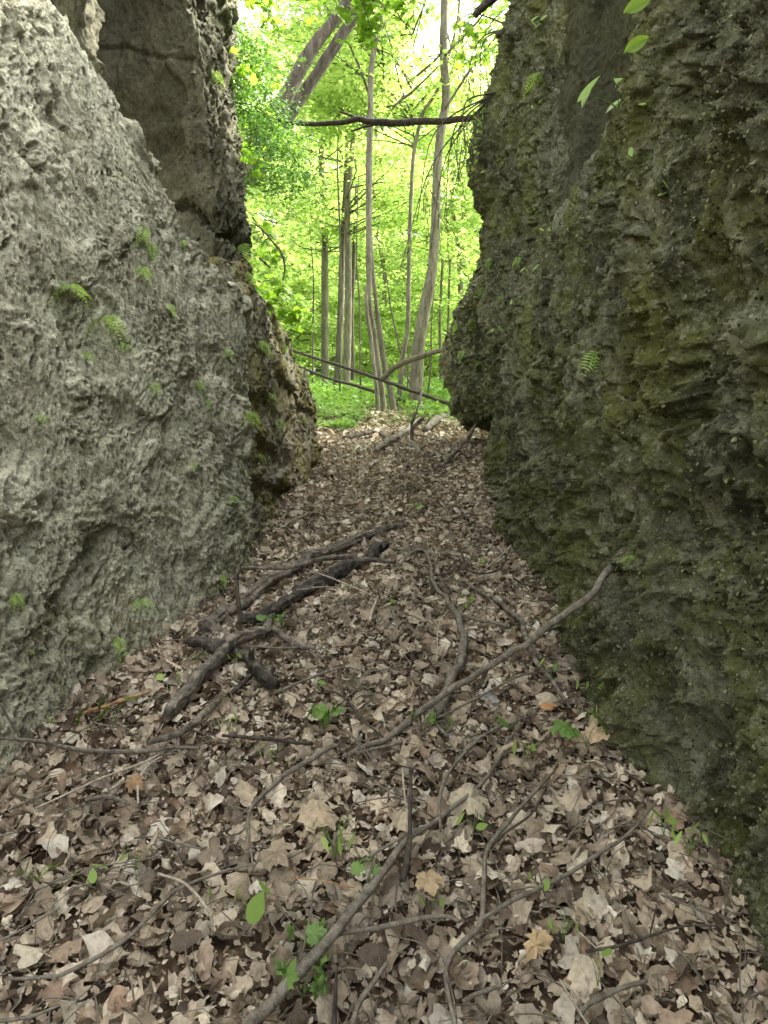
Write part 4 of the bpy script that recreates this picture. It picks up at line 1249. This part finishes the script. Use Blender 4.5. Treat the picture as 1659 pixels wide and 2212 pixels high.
# far end of the gully
branch('fallen_branch', [(813, 974, 10), (842, 949, 14, .05), (868, 938, 13, .08), (887, 922, 11, .06), (905, 905, 8)], 'pale root like log of the tangle at the top of the gully', M_LOG, 'log', ns=12, rough=.25,
       subs=([(887, 952, 11, .03), (896, 962, 11), (905, 978, 9)], [(855, 962, 7, .03), (860, 975, 6), (866, 986, 4)], [(850, 960, 10, .02), (880, 962, 10), (895, 965, 6)]))
branch('upright_stick', [(889, 960, 8), (889, 926, 8, .2), (895, 893, 5, .4), (907, 862, 4, .6), (920, 810, 3, .85)], 'tall thin black stick standing up from the far tangle', M_STICK_DK, 'stick',
       subs=([(889, 926, 9, .2), (900, 914, 9, .25), (914, 904, 9, .3)],))
branch('log', [(741, 946, 8), (777, 938, 11), (809, 934, 10), (842, 946, 8)], 'mossy dark log lying to the left of the far tangle', M_LOG_DK, 'log')
branch('branch', [(894, 938, 6), (920, 943, 7), (950, 953, 5)], 'thin log pointing right from the far tangle', M_LOG)
branch('log', [(918, 928, 11), (942, 906, 15), (965, 896, 13), (985, 888, 10)], 'grey root lying toward the undercut boulder', M_LOG, 'log', ns=12, rough=.25)
branch('branch', [(952, 1008, 8), (988, 972, 10, .08), (1008, 948, 9, .2), (1023, 926, 8, .3), (1038, 900, 6, .4), (1050, 874, 5, .5)], 'bent stick leaning against the foot of the undercut boulder', M_LOG)

def air(name, pts, label, mat, cat='branch', ns=10, rough=.1, subs=(), group=None):
    def c(p):
        q = at(p[0], p[1], p[3]); return (q.x, q.y, q.z, p[2] / 2 / F * p[3])
    P = [c(p) for p in pts]
    me = tubes_mesh(name, [P] + [[c(p) for p in s] for s in subs], 8, ns, rough, .3, seed=int(abs(pts[0][0])))
    o = tuple(P[0][:3]); localize(me, o)
    return tag(add_obj(name, me, mat, loc=o), label, cat, group)
air('dead_branch', [(555, 240, 3, 7.4), (593, 254, 6, 7.4), (620, 265, 9, 7.4), (693, 267, 10, 7.4), (749, 263, 11, 7.4), (774, 257, 12, 7.4), (806, 263, 14, 7.4), (867, 265, 15, 7.4), (928, 262, 14, 7.3), (988, 259, 13, 7.2), (1060, 250, 13, 7.1), (1120, 244, 13, 7.0)],
    'horizontal dead branch spanning the gap between the two cliffs', M_STICK_DK,
    subs=([(733, 241, 4, 7.4), (755, 249, 6, 7.4), (774, 257, 8, 7.4)], [(758, 284, 3, 7.4), (785, 275, 5, 7.4), (808, 268, 7, 7.4)], [(874, 262, 3, 7.35), (875, 285, 3, 7.35)]))
air('fallen_pole', [(560, 735, 5, 12.6), (673, 771, 6, 12.8), (732, 789, 7, 13), (803, 813, 8, 13), (884, 842, 8, 13.2), (978, 875, 8, 13.4), (1060, 900, 8, 13.5)], 'upper one of two thin poles slanting down to the right behind the far rocks', M_STICK_DK, 'pole')
air('fallen_pole', [(600, 772, 5, 14.6), (699, 813, 6, 14.8), (757, 830, 7, 15), (809, 846, 7, 15), (887, 872, 7, 15.2), (940, 890, 7, 15.3)], 'lower one of two thin poles slanting down to the right behind the far rocks', M_STICK_DK, 'pole')
air('curved_branch', [(826, 818, 9, 12.2), (835, 811, 12, 12.0), (858, 790, 12, 11.5), (900, 773, 12, 10.8), (958, 755, 11, 10.0), (1010, 742, 10, 9.6)], 'arched branch bridging from the middle stems to the right boulder', M_BARK)
air('broken_limb', [(1025, 34, 14, 6.4), (1042, 16, 17, 6.4), (1080, -15, 18, 6.5), (1150, -50, 18, 6.6)], 'dark broken limb poking out at the top right', M_STICK_DK, 'limb')
air('broken_limb', [(1072, 78, 12, 6.4), (1095, 65, 17, 6.4), (1130, 48, 18, 6.5), (1190, 20, 18, 6.6)], 'second dark limb just below at the top of the right wall', M_STICK_DK, 'limb')
air('hanging_root', [(545, 480, 3, 6.4), (565, 495, 4, 6.35), (584, 517, 4, 6.3), (607, 546, 5, 6.3), (615, 577, 4, 6.3), (611, 606, 3, 6.3)], 'curved bare root hanging in the air off the left cliff', M_BARK_DK, 'root')
air('hanging_root', [(560, 558, 4, 6.6), (572, 568, 4, 6.5), (584, 578, 3, 6.5)], 'short dark root stub below the curved hanging root', M_STICK_DK, 'root')
for k, (a, b_, c_, lb) in enumerate([((960, 120), (1020, 60), (1060, 10), 'thin bough rising right from the thickest trunk near the top'),
                                     ((962, 235), (1030, 130), (1090, 60), 'long bough rising right from the thickest trunk behind the bright gap'),
                                     ((880, 180), (940, 130), (958, 100), 'thin bough left of the thickest trunk near the top'),
                                     ((848, 232), (900, 190), (950, 140), 'long thin bough crossing between the middle and right trunks'),
                                     ((797, 200), (770, 130), (745, 80), 'thin bough rising left from the straight middle tree')]):
    air('bough', [(a[0], a[1], 6, 14.3), (b_[0], b_[1], 5, 14.2), (c_[0], c_[1], 3, 14)], lb, M_BARK_DK, 'bough', 6, 0)

# ------------------------------------------------------------------ ferns and seedlings
def frond_arrays(L, n, seed, w=0.30):
    """one frond in its own plane: spine along +Y curving down, leaflets both sides"""
    g = np.random.default_rng(seed)
    V, Fc = [], []
    for k in range(n):
        t = (k + 1) / (n + 1)
        y = L * t
        z = -0.45 * L * t * t
        ln = w * L * (math.sin(math.pi * min(1, t * 1.15 + 0.12)) ** 0.8 if t < .75 else (1 - t) * 2.4)
        wd = L / n * 0.27
        for s in (-1, 1):
            i = len(V)
            e = g.normal(0, .06)
            V += [(0, y - wd * .4, z), (s * ln * .45, y - wd + ln * .06, z + .02 * L), (s * ln, y + ln * .22 + e * wd, z - .10 * ln), (s * ln * .5, y + wd + ln * .1, z + .012 * L), (0, y + wd * .4, z)]
            Fc.append([i, i + 1, i + 2, i + 3, i + 4])
    return np.array(V, float), np.array(Fc)
FROND = []
for k in range(3):
    V, Fc = frond_arrays(1.0, 10, k, (.30, .36, .26)[k])
    me = mesh_np('frond', V, [Fc], False); me.materials.append(M_FERN); FROND.append(me)
def fern(X, Y, size, label, nf=4, hang=0.4, broad=False, group=None):
    p, n = at_rock(X, Y)
    if p is None: return
    L = size / F * p.y * random.uniform(.7, 1.0)
    root = empty('fern', p + n * 0.018, 0, label, 'fern', group)
    base = math.atan2(n.y, n.x) - math.pi / 2
    for k in range(nf):
        f = bpy.data.objects.new('frond', FROND[k % 3]); COL.objects.link(f); f.parent = root
        az = base + (k - (nf - 1) / 2) * 0.95 + random.uniform(-.25, .25)
        f.rotation_euler = (R(random.uniform(-45, -5)) - hang * 0.55, R(random.uniform(-30, 30)), az)
        s = L * random.uniform(.75, 1.1)
        f.scale = (s, s, s)
    return root
FL = [(303, 488, 75, 'fern hanging high on the pale boulder below its broken edge', 3, 1.3), (322, 525, 45, 'small wisp of fern just under the highest hanging fern', 2, 1.3),
      (298, 575, 50, 'bright fern tuft in the middle height of the pale boulder', 4, .3), (148, 618, 75, 'flat spreading fern highest on the left part of the boulder', 5, .0),
      (222, 682, 85, 'largest bright fern on the pale boulder', 5, .1), (268, 747, 50, 'small fern right below the largest fern', 3, .6), (328, 830, 45, 'faint small fern in the middle of the boulder', 3, .4),
      (428, 828, 45, 'fern in a crack above the yellow green fern', 3, 1.0), (452, 862, 60, 'yellow green fern near the boundary of the mossy rock', 4, .8), (533, 893, 60, 'fern with arching fronds on the mossy rock', 4, .3),
      (300, 1288, 62, 'upright fern with clear leaflets low on the pale boulder', 3, .3), (243, 1378, 50, 'lowest fern tuft near the foot of the boulder', 3, .8), (24, 1275, 55, 'fern at the left edge of the picture', 4, .8),
      (493, 757, 35, 'small fern on the corner of the boulder', 3, .8), (588, 1077, 40, 'small fern low on the mossy rock', 3, .4), (500, 1072, 38, 'tiny fern pair on the boulder edge', 3, .3), (495, 575, 35, 'pale fern in the shade of the slab', 2, .5),
      (55, 1408, 25, 'tiny green sprout on the boulder at the far left', 2, .3), (103, 1552, 30, 'tiny yellow green sprout at the very foot of the boulder', 3, .3),
      (520, 525, 70, 'fern cluster on the lit edge of the slab', 4, 1.0), (535, 590, 55, 'fern below the cluster on the lit slab edge', 4, .9), (460, 155, 50, 'fern on the slab edge at the top', 3, .9), (600, 905, 40, 'small fern on the right side of the mossy rock', 3, .4),
      (580, 850, 45, 'soft fern on the upper mossy rock', 3, .5), (640, 795, 40, 'fern on the far corner of the mossy rock', 3, .5),
      (1165, 155, 70, 'fern on the right wall near the top', 4, .6), (1290, 752, 70, 'thin dangling fern in the middle of the right wall', 3, 1.0), (1366, 1208, 60, 'bright flat fern beside the tip of the leaning branch', 3, -.2),
      (1045, 620, 60, 'fern on the far edge of the right wall', 4, .8), (1020, 690, 60, 'fern cluster on top of the undercut boulder', 4, .8), (1000, 760, 45, 'fern on the face of the undercut boulder', 3, .8), (1062, 560, 50, 'fern under the bulge of the right wall', 3, .9),
      (1120, 560, 40, 'dark green fern near the middle of the right wall', 3, .9)]
FL += [(360, 660, 40, 'small bright fern on the bare face between the largest fern and the slab', 3, 0.3), (180, 760, 35, 'little fern under the left end of the largest fern', 4, 0.5), (395, 520, 35, 'fern sprout near the broken edge of the boulder', 3, 0.7), (90, 900, 32, 'faint fern sprig on the left part of the boulder', 4, 0.3), (420, 1000, 34, 'fern sprig in the lower middle of the boulder', 3, 0.5), (480, 1240, 34, 'fern sprig low on the boulder edge above the logs', 4, 0.7), (555, 980, 36, 'fern in the moss low on the mossy rock', 3, 0.3), (560, 740, 50, 'fern tuft where the slab meets the mossy rock', 4, 0.5), (610, 745, 45, 'fern tuft on the top of the mossy rock', 3, 0.7), (655, 900, 30, 'tiny fern near the far end of the mossy rock', 4, 0.3), (1085, 640, 45, 'fern in a hollow of the far right wall', 3, 0.5), (1035, 780, 40, 'fern on the right side of the undercut boulder', 4, 0.7), (1010, 620, 45, 'fern at the outline of the far right wall', 3, 0.3), (990, 700, 40, 'fern hanging over the top of the undercut boulder', 4, 0.5)]
for f_ in FL: fern(*f_)

def seedling(p, n, size, kind, label, nl, name='seedling', cat='seedling', face=0.0):
    """size in metres of one leaf"""
    root = empty(name, p, 0, label, cat)
    P = np.zeros(3)
    tubes, C, N = [], [], []
    for k in range(nl):
        a = k * 2.4 + random.uniform(0, 1)
        h = size * random.uniform(0.5, 1.1) * (0.25 if face else 1)
        out = np.array([math.cos(a), math.sin(a), 0]) * size * random.uniform(.5, .8) + np.array(n) * size * 0.6
        e = out + np.array([0, 0, h])
        tubes.append([(0, 0, -.01, size * .02), (*(e * np.array([.4, .4, .7])), size * .018), (*e, size * .012)])
        C.append(e + out * .3); N.append(np.array([out[0] * 2 + random.uniform(-.3, .3), out[1] * 2 - .35 * size, size * 1.6]) / size + face * np.array([n[0], -1.6, 0.4]))
    outl = {'lance': SIMPLE * np.array([.72, 1.05]), 'maple': MAPLE, 'simple': SIMPLE, 'narrow': NARROW}[kind]
    me = tubes_mesh('stem', tubes, 3, 5, 0); add_obj('stem', me, M_STEM, root)
    lm = leaf_cloud('leaves', np.array(C), np.full(len(C), size) * rng.uniform(.75, 1.2, len(C)), np.array(N), outl, M_FERN, center=(kind == 'maple'), curl=.5)
    add_obj('leaves', lm, M_FERN if kind != 'maple' else M_HERB, root)
    return root
WS = [(1335, 235, .085, 6, 'brightest broad leaved seedling sprouting from the ledge of the right wall'), (1165, 60, .05, 5, 'small leafy sprout at the top of the right wall'), (1405, 340, .045, 5, 'leafy sprout to the right below the brightest seedling'),
      (1420, 402, .04, 3, 'round leaved sprout at the edge of the near column'), (1150, 452, .045, 4, 'small sprout on the ledge of the right wall'), (1146, 595, .05, 4, 'two leaved sprout on the middle of the right wall'), (1118, 645, .045, 4, 'sprout below the two leaved one on the right wall'),
      (1160, 222, .045, 4, 'little sprout under the highest fern on the right'), (1303, 292, .04, 2, 'single leaf hanging under the brightest seedling'), (1655, 1010, .02, 3, 'green sprout at the right edge of the picture'), (1410, 212, .03, 3, 'tiny sprout beside the brightest seedling'),
      (1080, 715, .05, 3, 'tiny sprout on the far part of the right wall'), (1180, 505, .035, 3, 'tiny leaf pair right of the ledge sprout')]
for X, Y, s, nl, lb in WS:
    p, n = at_rock(X, Y)
    if p is not None: seedling(p, tuple(n), s * 1.1, 'lance', lb, nl, face=1.4)
# two leaves hanging from above on the right
for k, (X, Y, d, lb, rot) in enumerate([(1376, 14, 2.0, 'long bright leaf hanging in at the top of the right wall', .45), (1374, 98, 2.1, 'second bright leaf hanging below the topmost leaf on the right', .55)]):
    p = at(X, Y, d)
    root = empty('hanging_leaf', p, 0, lb, 'leaf')
    c, sn = math.cos(math.pi / 2 - rot), math.sin(math.pi / 2 - rot)
    xs_ = np.linspace(-.5, .5, 11)
    V, Fq = [], []
    for i_, t_ in enumerate(xs_):
        wd_ = .017 * max(0.02, math.cos(math.pi * t_ * .98)) ** .8 * (1 - .35 * t_)
        for s_k, q_ in enumerate((-1, -.5, 0, .5, 1)):
            lx, ly = wd_ * q_, t_ * .085
            dep = -.010 * abs(q_) + .02 * t_ * t_ + .0015 * math.sin(i_ * 2.1 + q_ * 3)
            V.append((lx * c + ly * sn, dep + .4 * lx, -lx * sn + ly * c))
        if i_:
            a_ = (i_ - 1) * 5
            Fq += [[a_ + m_, a_ + m_ + 1, a_ + m_ + 6, a_ + m_ + 5] for m_ in range(4)]
    me = mesh_np('leaf_blade', V, [np.array(Fq)], True); add_obj('leaf_blade', me, M_FERN, root)
    e = at(X + 75, Y - 12 if k else Y - 30, d + .25)
    q = Vector(V[52])
    st_ = tubes_mesh('stem', [[(*q, .0012), (*((q + (e - p)) / 2 + Vector((0, 0, .01))), .0012), (*(e - p), .0015)]], 4, 5, 0)
    add_obj('stem', st_, M_STEM, root)

GS = [(700, 1592, .06, 'maple', 9, 'largest clump of maple leaf seedlings in the middle foreground'), (255, 1580, .07, 'maple', 2, 'green maple leaf at the foot of the left boulder'), (200, 1604, .05, 'maple', 2, 'small green leaf left of the maple leaf at the boulder foot'),
      (461, 1705, .05, 'simple', 1, 'single upright green leaf at left of centre'), (590, 1672, .04, 'narrow', 5, 'small feathery green sprout right of the single leaf'), (1052, 1622, .07, 'maple', 1, 'bright green lobed leaf right of centre'),
      (1262, 1632, .09, 'maple', 2, 'large green maple leaf by the foot of the right wall'), (1016, 1832, .045, 'simple', 3, 'three leaved seedling in the foreground right of centre'), (1012, 1328, .05, 'simple', 5, 'round leaved seedling above the thick grey branch'),
      (990, 1345, .04, 'simple', 3, 'smaller seedling left of the round leaved one'), (725, 1875, .07, 'narrow', 9, 'dark green feathery seedling beside the big grey branch'), (798, 1925, .035, 'maple', 7, 'curly green seedling touching the big grey branch'),
      (545, 2010, .07, 'simple', 3, 'narrow green leaves folded at lower centre left'), (660, 2075, .045, 'maple', 5, 'pale green maple leaves behind the big branch near the bottom'), (655, 2178, .055, 'maple', 7, 'green maple leaves at the bottom edge'),
      (498, 1600, .045, 'narrow', 7, 'grassy green tuft near the dark wet branch'), (590, 1382, .06, 'maple', 4, 'seedling growing between the rotten logs'), (425, 1457, .05, 'narrow', 6, 'green tuft under the cracked pale log'), (508, 1457, .04, 'simple', 3, 'tiny seedling beside the black rotten wood'),
      (1160, 1950, .035, 'simple', 3, 'tiny green seedling near the crooked dark branch'), (1210, 2050, .04, 'narrow', 6, 'dark feathery sprig near the straw stalks'), (1135, 1663, .045, 'simple', 4, 'seedling below the large green maple leaf'), (1283, 2148, .05, 'simple', 2, 'pale green leaf above the short curved branch'),
      (960, 1602, .04, 'simple', 3, 'roundish leaf seedling below the thin straight branch'), (915, 1600, .05, 'maple', 4, 'cluster of small leaves right of the maple clump'), (1178, 1372, .05, 'simple', 3, 'seedling behind the longest dark branch'), (1100, 1390, .03, 'simple', 3, 'tiny leaf pair next to the brown branch'),
      (900, 1120, .06, 'simple', 4, 'small green seedling far up the gully'), (1030, 1245, .05, 'simple', 3, 'seedling beside the thin arching twig'), (745, 1305, .05, 'simple', 3, 'small seedling right of the black log'), (300, 1900, .04, 'narrow', 5, 'thin green tuft in the left litter'),
      (90, 1945, .05, 'narrow', 7, 'feathery green plant near the lower left edge'), (200, 1945, .04, 'simple', 3, 'small green seedling right of the feathery plant'), (1185, 1485, .05, 'simple', 4, 'seedling where the brown branch reaches the wall foot'), (1270, 1535, .05, 'simple', 4, 'seedling tucked against the foot of the right wall'),
      (1425, 1825, .04, 'simple', 4, 'seedling beside the right wall at lower right'), (1480, 1870, .05, 'narrow', 7, 'dark grassy tuft against the right wall'), (930, 1990, .03, 'simple', 3, 'tiny seedling above the side branch'), (445, 1990, .03, 'simple', 3, 'tiny seedling under the arched twig'),
      (840, 1335, .05, 'simple', 3, 'faint green seedling in the middle of the gully'), (1265, 1580, .04, 'narrow', 5, 'grass blades at the foot of the right wall'), (370, 1515, .05, 'simple', 2, 'light green leaf beside the cracked pale log'), (690, 1515, .035, 'simple', 3, 'small seedling above the maple clump')]
for X, Y, s, kd, nl, lb in GS:
    g_ = at_ground(X, Y)
    seedling(g_ + Vector((0, -.03, .05)), (0, -.1, .3), s, kd, lb, nl)

# a few leaves that stand out of the litter
OAK = np.array([(0, -.5), (.06, -.3), (.14, -.28), (.10, -.15), (.24, -.08), (.15, .04), (.30, .16), (.18, .24), (.24, .40), (.08, .42), (0, .52), (-.08, .42), (-.24, .38), (-.18, .24), (-.30, .12), (-.15, .02), (-.22, -.1), (-.10, -.17), (-.12, -.28), (-.05, -.3)])
def big_leaf(X, Y, size, outline, col, label, rot, tilt=(0, -.3), curl=.8, h=.04):
    p = at_ground(X, Y) + Vector((0, -.04, h + .035))
    m = leaf_mat('single_leaf', [col, col], .08, (1, .9, .6), .7, .15, True)
    me = leaf_cloud('fallen_leaf', np.zeros((1, 3)), [size], np.array([[tilt[0], tilt[1], 1.0]]), outline, m, True, curl, roll=np.array([rot]), smooth=True)
    tag(add_obj('fallen_leaf', me, m, loc=p), label, 'leaf')
big_leaf(1150, 2085, .115, OAK, (.46, .34, .19), 'golden oak leaf with rounded lobes at the bottom right', 2.2, (.2, -.6))
big_leaf(690, 1808, .12, MAPLE, (.40, .32, .22), 'big curled tan leaf left of the big grey branch', .5, (.3, -.5), 1.6, .06)
big_leaf(600, 1890, .09, MAPLE, (.36, .29, .20), 'folded tan leaf below the big curled one', 1.2, (-.4, -.6), 1.4, .05)
big_leaf(925, 1945, .075, MAPLE, (.42, .32, .19), 'small golden brown maple leaf beside the big grey branch', .2, (0, -.5))
big_leaf(1180, 1562, .07, SIMPLE, (.42, .24, .11), 'orange brown rounded leaf near the foot of the right wall', 1.6, (0, -.6), 1.5, .05)
big_leaf(1055, 1540, .08, MAPLE, (.38, .36, .33), 'grey upturned leaf under the thin straight branch', 2.6, (.3, -.6), 1.0, .05)
big_leaf(1280, 1620, .10, MAPLE, (.45, .34, .22), 'large pale brown maple leaf lying on the green one at the wall foot', 1.0, (-.2, -.3))
big_leaf(1010, 1770, .13, MAPLE, (.50, .43, .30), 'largest pale maple leaf right of the stout dark stick', .3, (.1, -.5), .7, .05)
big_leaf(300, 1745, .06, MAPLE, (.38, .25, .14), 'crumpled orange brown leaf beside the stubby twig', .8, (.3, -1.0), 2.0, .07)
